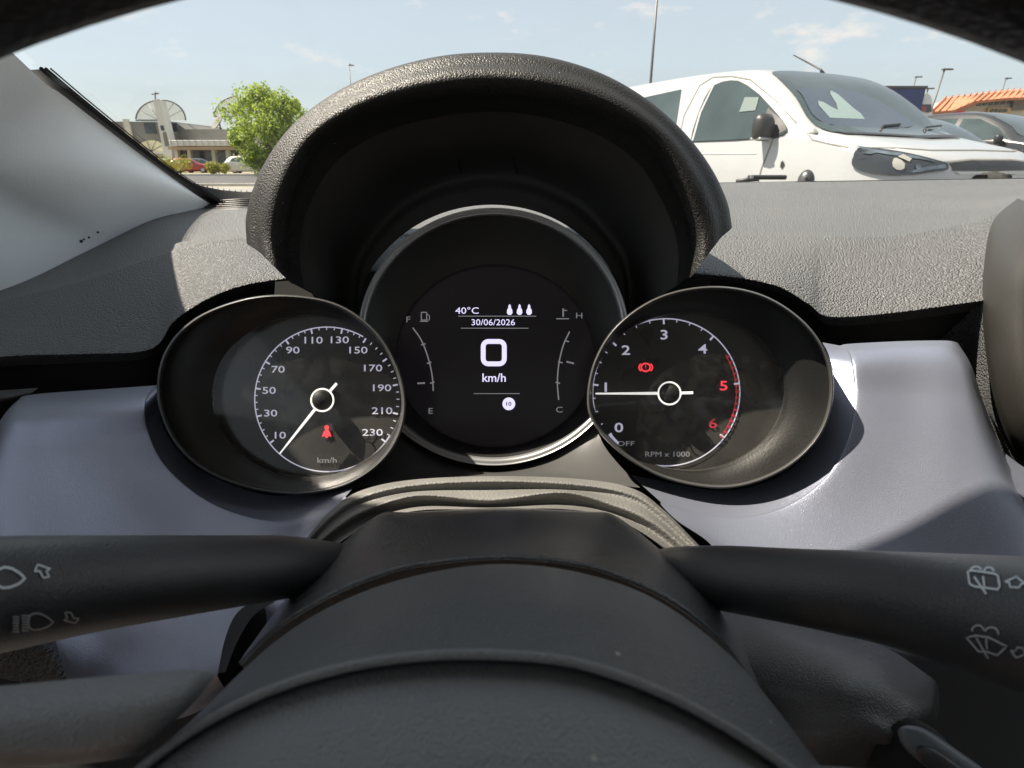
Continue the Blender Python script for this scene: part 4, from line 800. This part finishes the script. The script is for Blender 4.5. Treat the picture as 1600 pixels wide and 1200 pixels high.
# things behind the van's windscreen show as pale shapes on the glass: a wavy white paper sign
sg = [(-.60, 1.33), (-.60, 1.43), (-.56, 1.47), (-.51, 1.46), (-.47, 1.42), (-.43, 1.40), (-.38, 1.45), (-.33, 1.54), (-.28, 1.57), (-.24, 1.54), (-.22, 1.42), (-.19, 1.38), (-.20, 1.33)]
patch('paper_sign', vbv, 'front', sg, mat('sign_paper', (0.19, 0.25, 0.25), 0.7), van, 0.016)
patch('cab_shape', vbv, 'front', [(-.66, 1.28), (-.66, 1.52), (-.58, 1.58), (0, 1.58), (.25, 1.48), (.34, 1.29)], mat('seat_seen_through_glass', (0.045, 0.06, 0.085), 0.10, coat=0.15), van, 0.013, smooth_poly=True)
patch('paper_note', vbv, 'right', [(-1.42, 1.42), (-1.24, 1.42), (-1.26, 1.525), (-1.42, 1.54)], mat('note_paper', (0.11, 0.145, 0.14), 0.7), van, 0.016)
wheels(van, (-0.75, -3.9), 0.84, 0.33)

def small_car(label, loc, rz, st, paint, side_polys, ws, rear=None, r=0.31, xs=(-.75, -3.3), group='parked cars', name='parked_car', mir=None):
    t = thing(name, label, 'car', (loc[0], loc[1], -H), group); t.rotation_euler = (0, 0, rz)
    b = body_mesh(st, t, paint, 0.22, 4); bv = bvh_of(b)
    patch('windscreen', bv, 'front', ws, glz, t, 0.008, smooth_poly=True, sm=32)
    if rear: patch('rear_window', bv, 'rear', rear, glz, t, 0.008)
    for ax in ('right', 'left'):
        for poly in side_polys: patch('side_window', bv, ax, poly, glz, t, 0.008)
        sgn = -1 if ax == 'right' else 1
        if mir: mirror_unit(t, mir[0], sgn * mir[1], mir[2], sgn, trimb, 1.0)
        patch('headlamp', bv, 'front', [(sgn * .50, .62), (sgn * .72, .66), (sgn * .78, .74), (sgn * .62, .74), (sgn * .46, .68)], lampm, t, 0.012)
        gap('door_gap', bv, ax, [(-1.45, .3), (-1.40, .85)], 0.012, groove, t); gap('door_gap', bv, ax, [(-2.45, .3), (-2.45, .9)], 0.012, groove, t)
    patch('grille', bv, 'front', [(-.4, .5), (.4, .5), (.42, .62), (-.42, .62)], trimb, t, 0.01)
    wheels(t, xs, 0.74, r); return t
hatch = [(0.05, .45, .50, .38, .60), (0.0, .66, .58, .56, .70), (-0.15, .78, .68, .66, .80), (-0.5, .85, .80, .74, .89), (-0.95, .875, .90, .77, .97), (-1.15, .88, .93, .745, 1.05), (-1.5, .885, .95, .68, 1.27), (-1.85, .885, .96, .62, 1.43), (-2.2, .885, .97, .60, 1.50), (-2.8, .885, .98, .60, 1.51), (-3.4, .88, 1.0, .59, 1.45), (-3.8, .86, 1.0, .58, 1.25), (-4.0, .82, .98, .60, 1.05), (-4.1, .76, .9, .6, .97)]
hw_s = [[(-2.25, .985), (-2.25, 1.38), (-1.95, 1.36), (-1.55, 1.18), (-1.30, .985)], [(-2.35, .985), (-2.35, 1.39), (-2.9, 1.40), (-3.35, 1.30), (-3.5, 1.03)]]
hw_w = [(-.66, 1.01), (0, .99), (.66, 1.01), (.62, 1.2), (.52, 1.41), (0, 1.44), (-.52, 1.41), (-.62, 1.2)]
def ground_dir(px, py, Y): p = W(px, py, Y); return (p.x, p.y)
mids = car_paint('paint_grey', (0.10, 0.11, 0.125)); blk = car_paint('paint_black', (0.020, 0.021, 0.024)); wsuv = car_paint('paint_suv_white', (0.45, 0.45, 0.45)); redp_ = car_paint('paint_red', (0.30, 0.03, 0.04)); gry = car_paint('paint_silver', (0.25, 0.26, 0.27))
suvst = [(x, hw_ * 1.05, zs * 1.13, hr * 1.07, zr * 1.135) for x, hw_, zs, hr, zr in hatch]
terr = box('raised_parking', (8.6, 7.0, -H), (40, 30, -H + 0.42), asph); terr['kind'] = 'structure'
t1 = small_car('black parked car half hidden behind the white van bonnet', (7.15, 8.15), -PHI, hatch, blk, hw_s, hw_w, mir=(-1.35, .86, .98)); t1.location.z += 0.20
t2 = small_car('black parked car with its windows and mirror showing at the far right', (10.2, 10.4), -PHI, hatch, blk, hw_s, hw_w, mir=(-1.40, .86, .98)); t2.location.z += 0.42
t3 = small_car('dark parked car farthest right, only its roof showing', (13.2, 11.9), -PHI, hatch, mids, hw_s, hw_w, mir=(-1.40, .86, .98)); t3.location.z += 0.42
suv_s = [[(x, z * 1.13) for x, z in p] for p in hw_s]; suv_w = [(y * 1.05, z * 1.13) for y, z in hw_w]
p = W(345, 271, 66); small_car('white estate car parked left of the instrument hood, below the tree', (p.x + 5.7, 66), 0.12, [(x * 1.15, a, b, c, d) for x, a, b, c, d in suvst], wsuv, [[(x * 1.15, z) for x, z in q] for q in suv_s], suv_w, r=.35, xs=(-.9, -3.7), mir=(-1.6, .9, 1.1))
p = W(300, 268, 68); small_car('small red car parked in front of the grey station building', (p.x + 2.2, 68), 0.3, hatch, redp_, hw_s, hw_w)
p = W(322, 268, 71); small_car('dark car parked between the red car and the white estate', (p.x + 2.0, 71), 0.4, hatch, mids, hw_s, hw_w)
p = W(280, 268, 73); small_car('silver car parked behind the clipped hedge', (p.x + 1.0, 73), 0.2, hatch, gry, hw_s, hw_w)
LOCAL = False

# ------------------------------------------------------------------ station building at the left
conc = mat('grey_concrete', (0.17, 0.165, 0.15), 0.9, var=(0.6, 0.15)); concl = mat('pale_concrete', (0.52, 0.50, 0.45), 0.9, var=(0.8, 0.1))
whitew = mat('white_wall_paint', (0.55, 0.545, 0.52), 0.8, var=(0.7, 0.06)); yel = mat('yellowed_glazing', (0.58, 0.53, 0.34), 0.5, var=(1.5, 0.15)); dkglass = mat('dark_window', (0.03, 0.035, 0.045), 0.15, coat=0.5)
metal = mat('lamp_metal', (0.10, 0.10, 0.10), 0.5, 0.5); wire = mat('dark_steel', (0.12, 0.12, 0.12), 0.6)
def slab(name, x0, y0, x1, y1, Y, dep, m, parent=None, bev=0.0):
    a, b = W(x0, y0, Y), W(x1, y1, Y); return box(name, (a.x, Y, a.z), (b.x, Y + dep, b.z), m, parent, bev)
def extr(name, pts, Y, dep, m, parent=None):
    P = [W(x, y, Y) for x, y in pts]; n = len(P); vs = P + [q + Vector((0, dep, 0)) for q in P]
    fs = [tuple(range(n)), tuple(range(2 * n - 1, n - 1, -1))] + [(i, i + n, (i + 1) % n + n, (i + 1) % n) for i in range(n)]
    return mesh(name, vs, fs, m, parent, smooth=False)
BY = 82
stn = thing('station_building', 'grey concrete station building with arched yellowed windows at the left', 'building', (W(230, 255, BY).x, BY, -H))
GZ = 268.2
slab('wall', 60, 190, 283, GZ, BY, 14, conc, stn); extr('wing', [(276, 192), (290, 202), (420, 202), (420, GZ), (276, GZ)], BY + 1, 12, conc, stn)
slab('base_wall', 60, 238.5, 262, GZ, BY - .5, .5, concl, stn)
for x in (110, 153, 201): slab('pilaster', x - 1.5, 186, x + 1.5, 238, BY - .35, .35, concl, stn)
slab('window', 224, 192, 245, 209, BY - .12, .12, dkglass, stn); slab('window', 262, 192, 279, 206, BY - .12, .12, dkglass, stn)
for cx_, r_ in ((135, 26), (187, 24), (236, 23)):
    f = extr('arch_window', arc(cx_, 237, r_, r_ * .78, 0, 180, 16), BY - .25, .25, yel, stn)
    for a in (36, 72, 108, 144): vs, fs = tube_vf([W(cx_, 237, BY - .3), W(cx_ + r_ * math.cos(math.radians(a)), 237 - r_ * .78 * math.sin(math.radians(a)), BY - .3)], .05, 6); mesh('glazing_bar', vs, fs, wire, f)
slab('ledge', 60, 237, 262, 240, BY - 1.2, 1.2, whitew, stn); slab('window', 232, 244, 268, 252, BY - .7, .2, dkglass, stn); slab('window', 150, 244, 226, 254, BY - .7, .2, dkglass, stn)
slab('canopy', 263, 219, 379, 228, BY - 5, 6, whitew, stn, .05); slab('canopy_soffit', 262, 229, 385, 234, BY - 4.4, 5, mat('soffit_timber', (0.40, 0.30, 0.22), 0.8), stn)
for k in range(12): slab('canopy_rib', 266 + k * 9.6, 219, 267.2 + k * 9.6, 228, BY - 5.12, .1, concl, stn)
slab('entrance', 290, 235, 420, GZ, BY + .5, .4, dkglass, stn)
for x in (272, 292, 330, 352): extr('column', [(x, 234), (x + 5, 234), (x + 9, GZ), (x + 3, GZ)], BY - 3, .6, concl, stn)
fanm = glass('fan_glazing', (0.95, 0.95, 0.92), 0.3, 0.2, opac=0.28, ocol=(0.85, 0.82, 0.74))
# fan-shaped tensile frames on the roof, with the white pylon
for lab, c0, quarters in (('fan-shaped pale roof light left of the white pylon', (249, 188), ((90, 180),)), ('fan-shaped pale roof light right of the white pylon', (253, 188), ((0, 90),)), ('fan-shaped pale roof light half hidden by the tree', (372, 182), ((90, 180),))):
    a0, a1 = quarters[0]; r_ = 37
    t = thing('roof_fan', lab, 'roof light', tuple(W(c0[0], c0[1], BY + 4)), 'fan roof lights on the station')
    pts = [c0] + arc(c0[0], c0[1], r_, r_ * .86, a0, a1, 14)
    extr('glazing', pts, BY + 4, .25, fanm, t)
    L = [W(x, y, BY + 3.8) for x, y in arc(c0[0], c0[1], r_, r_ * .86, a0, a1, 14)]
    vs, fs = tube_vf(L + [W(c0[0], c0[1], BY + 3.8)], .10, 6); mesh('frame', vs, fs, wire, t)
    for a in (a0 + 30, a0 + 60): vs, fs = tube_vf([W(c0[0], c0[1], BY + 3.8), W(c0[0] + r_ * math.cos(math.radians(a)), c0[1] - r_ * .86 * math.sin(math.radians(a)), BY + 3.8)], .05, 6); mesh('spoke', vs, fs, concl, t)
pyl = thing('pylon', 'slanting white pylon with a cross aerial on the station front', 'pylon', tuple(W(262, GZ, BY - 2)))
extr('shaft', [(239, 156), (249, 156), (259, 195), (268, 232), (270, GZ), (258, GZ), (254, 232), (246, 190)], BY - 2, 1.4, whitew, pyl)
extr('dark_plate', [(250, 196), (255, 196), (257, 204), (252, 204)], BY - 2.05, .1, dkglass, pyl); extr('recess', [(254, 207), (259, 206), (265, 228), (258, 229)], BY - 2.05, .1, conc, pyl)  # thin dark plate and grey plate set on the shaft front
for a, b in (((243, 156), (242, 143)), ((237, 147), (248, 146))): vs, fs = tube_vf([W(*a, BY - 1.5), W(*b, BY - 1.5)], .09, 6); mesh('aerial', vs, fs, wire, pyl)
dish = thing('satellite_dish', 'grey satellite dish on the station roof beside the tree', 'dish', tuple(W(345, 200, BY + 3)))
rows = []; dc = W(343, 193, BY + 3); dn = Vector((-.55, -.6, .58)).normalized(); da = dn.orthogonal().normalized(); db = dn.cross(da)
for f in (0.05, .35, .7, 1.0): rows.append([dc + (da * math.cos(q * .3142) + db * math.sin(q * .3142)) * f * 1.15 + dn * (f * f * .35) for q in range(20)])
vs, fs = grid(rows, True); o = mesh('reflector', vs, fs, conc, dish); md = o.modifiers.new('thickness', 'SOLIDIFY'); md.thickness = .06
vs, fs = tube_vf([W(345, 204, BY + 3.3), dc], .1, 8); mesh('mast', vs, fs, wire, dish)

# ------------------------------------------------------------------ foliage
leafm = bpy.data.materials.new('leaves'); leafm.use_nodes = True
n = leafm.node_tree; b = n.nodes['Principled BSDF']; b.inputs['Roughness'].default_value = 0.6
gi = n.nodes.new('ShaderNodeNewGeometry'); rr_ = n.nodes.new('ShaderNodeValToRGB')
rr_.color_ramp.elements[0].color = (0.17, 0.25, 0.03, 1); rr_.color_ramp.elements[1].color = (0.38, 0.47, 0.07, 1)
n.links.new(gi.outputs['Random Per Island'], rr_.inputs[0]); n.links.new(rr_.outputs[0], b.inputs['Base Color'])
tl = n.nodes.new('ShaderNodeBsdfTranslucent'); n.links.new(rr_.outputs[0], tl.inputs[0]); mxs = n.nodes.new('ShaderNodeMixShader'); mxs.inputs[0].default_value = 0.5
n.links.new(b.outputs[0], mxs.inputs[1]); n.links.new(tl.outputs[0], mxs.inputs[2]); n.links.new(mxs.outputs[0], n.nodes['Material Output'].inputs[0])
bark = mat('bark', (0.13, 0.10, 0.07), 0.9, var=(6, 0.3))
def leaves(name, clumps, per, size, m, parent, seed):
    rnd = random.Random(seed); vs, fs = [], []
    for (c, r) in clumps:
        for _ in range(per):
            d = Vector((rnd.gauss(0, 1), rnd.gauss(0, 1), rnd.gauss(0, 1))).normalized(); p = c + d * r * (rnd.random() ** 0.4)
            nn = (d + Vector((rnd.gauss(0, .6), rnd.gauss(0, .6), rnd.gauss(.3, .6)))).normalized(); a = nn.orthogonal().normalized(); a.rotate(Matrix.Rotation(rnd.random() * 6.28, 3, nn)); q = nn.cross(a)
            s = size * rnd.uniform(.6, 1.3); k = len(vs)
            vs += [p - a * s, p - q * s * .55, p + a * s, p + q * s * .55]; fs.append((k, k + 1, k + 2, k + 3))
    return mesh(name, vs, fs, m, parent, smooth=False)
def tree(label, base, h, cw, seed, m=leafm, per=90, size=.16, nclump=70, name='tree', low=.22, group=None):
    rnd = random.Random(seed); t = thing(name, label, 'tree', tuple(base), group)
    pts = [base, base + Vector((.1, 0, h * .2)), base + Vector((0.05, .1, h * .45)), base + Vector((-.1, 0, h * .8))]
    vs, fs = tube_vf(pts, [h * .035, h * .028, h * .02, h * .006], 10)
    cl = []
    for k in range(nclump):
        u = rnd.uniform(-.92, 1); a = rnd.uniform(0, 6.283); rr = math.sqrt(max(0, 1 - u * u)) * rnd.uniform(.35, 1.0) ** .5
        c = base + Vector((math.cos(a) * rr * cw, math.sin(a) * rr * cw * .9, h * (low + 1) / 2 + u * h * (1 - low) / 2 * .92)); c += Vector((rnd.gauss(0, .15), rnd.gauss(0, .15), rnd.gauss(0, .15)))
        cl.append((c, rnd.uniform(.07, .20) * h * .9))
    for c, r in cl[::6]:
        v2, f2 = tube_vf([pts[1].lerp(pts[2], rnd.random()), (pts[2] + c) / 2 + Vector((0, 0, -.1)), c], [h * .014, h * .008, h * .003], 6); k = len(vs); vs += v2; fs += [tuple(i + k for i in f) for f in f2]
    mesh('trunk', vs, fs, bark, t); leaves('crown', cl, per, size, m, t, seed); return t
tb = W(430, 262, 50); tb.z = -H
tree('bright green leafy tree standing left of the instrument hood', tb, 6.3, 3.2, 17, per=210, size=.12, nclump=92, low=.08)
def bush(label, p, rx, rz, seed, m=leafm, n=26, per=70, size=.09):
    rnd = random.Random(seed); t = thing('bush', label, 'bush', tuple(p), 'clipped bushes before the station'); cl = []
    for _ in range(n):
        cl.append((p + Vector((rnd.uniform(-1, 1) * rx, rnd.uniform(-.6, .6) * rx * .5, rnd.uniform(.25, .85) * rz * (1 if rnd.random() < .8 else .9))), rz * .38))
    leaves('foliage', cl, per, size, m, t, seed)
    vs, fs = tube_vf([p, p + Vector((0, 0, rz * .6))], [.06, .03], 6); mesh('stem', vs, fs, bark, t); return t
hm = leafm.copy(); hm.name = 'yellow_green_leaves'; e = [nd for nd in hm.node_tree.nodes if nd.type == 'VALTORGB'][0].color_ramp.elements; e[0].color = (.20, .21, .02, 1); e[1].color = (.33, .32, .05, 1)
for lab, px, Y, rx, rz, sd_ in (('yellow green clipped hedge by the windscreen pillar', 253, 58, 2.6, 1.6, 3), ('low green bush between the dark car and white estate', 341, 60, .9, 1.0, 4), ('low yellow green bush behind the bonnet of the white estate', 408, 70, 1.9, 2.2, 6), ('hedge mostly hidden by the windscreen pillar', 205, 57, 2.6, 1.5, 8)):
    q = W(px, 262, Y); q.z = -H; bush(lab, q, rx, rz, sd_, hm)
# small trees far behind, right of the station entrance
q = W(470, 262, 75); q.z = -H; tree('small bare-stemmed tree behind the bright green tree', q, 5.0, 2.0, 21, per=70, size=.15, nclump=40, low=.3)

# ------------------------------------------------------------------ lamp posts
def lamp(label, px, ytop, Y, arm_px, arm_dy, r=.07, lean=0.0, top_h=None):
    tp = W(px, ytop, Y); base = Vector((tp.x + lean, Y, -H)); t = thing('lamp_post', label, 'lamp post', tuple(base), 'lamp posts round the parking')
    vs, fs = tube_vf([base, base.lerp(tp, .5), tp], [r * 1.3, r, r * .7], 10); mesh('post', vs, fs, metal, t)
    if arm_px:
        e_ = W(px + arm_px, ytop + arm_dy, Y); vs, fs = tube_vf([tp, e_], [r * .6, r * .45], 8); mesh('arm', vs, fs, metal, t)
        k = (e_ - tp).normalized(); hd = box('lamp_head', (e_.x - k.x * .3 - .32, Y - .16, e_.z - .09), (e_.x + .32, Y + .16, e_.z + .05), metal, t, .03)
    return t
lamp('tall thick post rising beside the rear of the white van', 1031, -60, 30, 40, -4, r=.062)
lamp('slender distant lamp post above the instrument hood', 545, 99, 110, 5, 3, r=.10)
lamp('leaning lamp post above the white truck cab', 1476, 108, 60, 7, 0, r=.10, lean=-.9)
lamp('small far lamp post above the blue truck', 1431, 121, 90, 6, -1, r=.11)
lamp('far lamp post behind the orange tiled roof', 1571, 125, 95, 6, -3, r=.11)
lamp('shortest lamp post between the truck cab and the orange roof', 1450, 139, 75, 5, -1, r=.10, lean=-.4)

# ------------------------------------------------------------------ truck and tiled houses at the right
trk = thing('truck', 'white truck cab with a blue box body behind the van', 'truck', (W(1420, 170, 38).x, 38, -H))
tarp = mat('blue_tarpaulin', (0.035, 0.05, 0.16), 0.55, var=(1.5, 0.2)); twhite = mat('truck_white', (0.72, 0.70, 0.64), 0.4, coat=.3, var=(2, .08))
a = W(1330, 141, 38); c = W(1433, 141, 38)
box('box_body', (a.x, 37.2, 0.3), (c.x, 39.7, a.z), tarp, trk, .04); box('box_roof', (a.x - .05, 37.15, a.z), (c.x + .05, 39.75, a.z + .14), mat('truck_roof', (0.06, 0.06, 0.065), 0.6), trk)
cb = [(1429, 178), (1426, 168), (1432, 150), (1437, 146), (1452, 147), (1456, 153), (1457, 178), (1457, 205), (1429, 205)]
cab = extr('cab', cb, 37.3, 2.3, twhite, trk); extr('cab_window', [(1438, 166), (1440, 163), (1455, 163), (1456, 174), (1450, 176), (1440, 173)], 37.25, .1, dkglass, cab)
extr('cab_trim', [(1440, 167), (1448, 166), (1447, 174), (1441, 174)], 37.2, .06, redp_, cab)
for x in (1350, 1400, 1445): q = W(x, 200, 37.6); vs, fs = tube_vf([Vector((q.x, 37.3, -H + .5)), Vector((q.x, 37.75, -H + .5))], .5, 20); mesh('wheel', vs, fs, tyre, trk)
tile = mat('orange_roof_tiles', (0.42, 0.165, 0.085), 0.85, var=(1.2, 0.18), grain=('noise', 4, .12)); cream = mat('cream_render', (0.52, 0.47, 0.38), 0.9, var=(.5, .12)); ochre = mat('ochre_render', (0.50, 0.38, 0.20), 0.9, var=(.5, .12))
HY = 64
def zpt(px, py, Y): return W(px, py, Y)
hs = thing('tiled_house', 'long cream building with bright orange tiled roof at the far right', 'building', (W(1540, 200, HY).x, HY, -H))
slab('wall', 1500, 156, 1720, 215, HY, 9, cream, hs); slab('low_wall', 1448, 174, 1520, 215, HY - 3, 12, whitew, hs)
def roof_poly(name, pts, m, parent):           # pts: (px, py, Y)
    P = [W(*p_) for p_ in pts]; o = mesh(name, P, [tuple(range(len(P)))], m, parent, smooth=False); md = o.modifiers.new('thickness', 'SOLIDIFY'); md.thickness = .25; return o
rf = roof_poly('roof', [(1452, 175, HY - 4), (1490, 172, HY - 4), (1523, 158, HY - 2), (1570, 153, HY - 1.5), (1720, 147, HY - 1.5), (1720, 138, HY + 5), (1580, 140, HY + 5), (1530, 147, HY + 5), (1475, 153, HY + 3)], tile, hs)
for k in range(26):                            # tile courses running down the slope
    f = k / 25; x_t = 1478 + f * 240; x_b = 1456 + f * 262
    yt = 153 - min(1, max(0, (x_t - 1475) / 105)) * 13 - max(0, x_t - 1580) / 140 * 2; yb = 174.5 if x_b < 1490 else (174.5 - (x_b - 1490) / 33 * 15 if x_b < 1523 else 159 - (x_b - 1523) / 197 * 12)
    q0, q1 = W(x_t, yt, HY + 4 - (1 - min(1, (x_t - 1475) / 50)) * 1.2), W(x_b, yb, HY - 3.9 + min(1, max(0, (x_b - 1490) / 60)) * 2.4)
    vs, fs = tube_vf([q0 + Vector((0, -.05, .12)), q1 + Vector((0, -.05, .12))], .07, 6); mesh('tile_course', vs, fs, tile, rf)
for k in range(9):
    x = 1528 + k * 9.5; w_ = slab('window', x, 159 - k * .5, x + 4.5, 165.5 - k * .5, HY - .12, .1, dkglass, hs); slab('frame', x - 1, 158 - k * .5, x + 5.5, 158.9 - k * .5, HY - .2, .2, whitew, w_)
slab('ochre_panel', 1545, 168, 1578, 178, HY - .3, .3, ochre, hs)
for k in range(4): slab('window', 1549 + k * 7, 170.5, 1552.5 + k * 7, 175, HY - .4, .1, dkglass, hs)
slab('grey_end', 1586, 155, 1600, 172, HY - .4, .4, conc, hs)
extr('red_sign', [(1489, 177), (1497, 173.5), (1510, 172), (1508, 174.5), (1496, 177)], HY - 3.3, .1, mat('red_sign_paint', (.5, .04, .05), .6), hs)
# ------------------------------------------------------------------ small outside parts of our own car at the cowl
wp = thing('wiper', 'black wiper arm base resting at the foot of the windscreen', 'wiper', tuple(Q(1200, 286, 1.22)))
box('arm', Q(1172, 273.5, 1.22), Q(1231, 281, 1.22) + Vector((0, .02, 0)), 'plastic', wp, .003)
box('clip', Q(1173, 273, 1.215), Q(1178, 279, 1.215) + Vector((0, .004, 0)), 'printd', wp, .001)
tube('pivot', [Q(1150, 283, 1.24), Q(1185, 279, 1.23)], [.004, .006], 'plastic', wp, 10)
nz_ = thing('washer_nozzle', 'small dark domed washer nozzle beyond the dashboard edge', 'nozzle', tuple(Q(1259, 284, 1.3)))
rows = []
for f in (0, .25, .5, .75, .97): rows.append([Q(1259, 284, 1.3) + Vector((math.cos(q * .5236) * .018 * math.cos(f * 1.57), math.sin(q * .5236) * .018 * math.cos(f * 1.57), .026 * math.sin(f * 1.57))) for q in range(12)])
vs, fs = grid(rows, True); mesh('dome', vs, fs, 'plastic', nz_); tube('jet', [Q(1258, 275, 1.28), Q(1258, 272, 1.275)], .004, 'printd', nz_, 8)
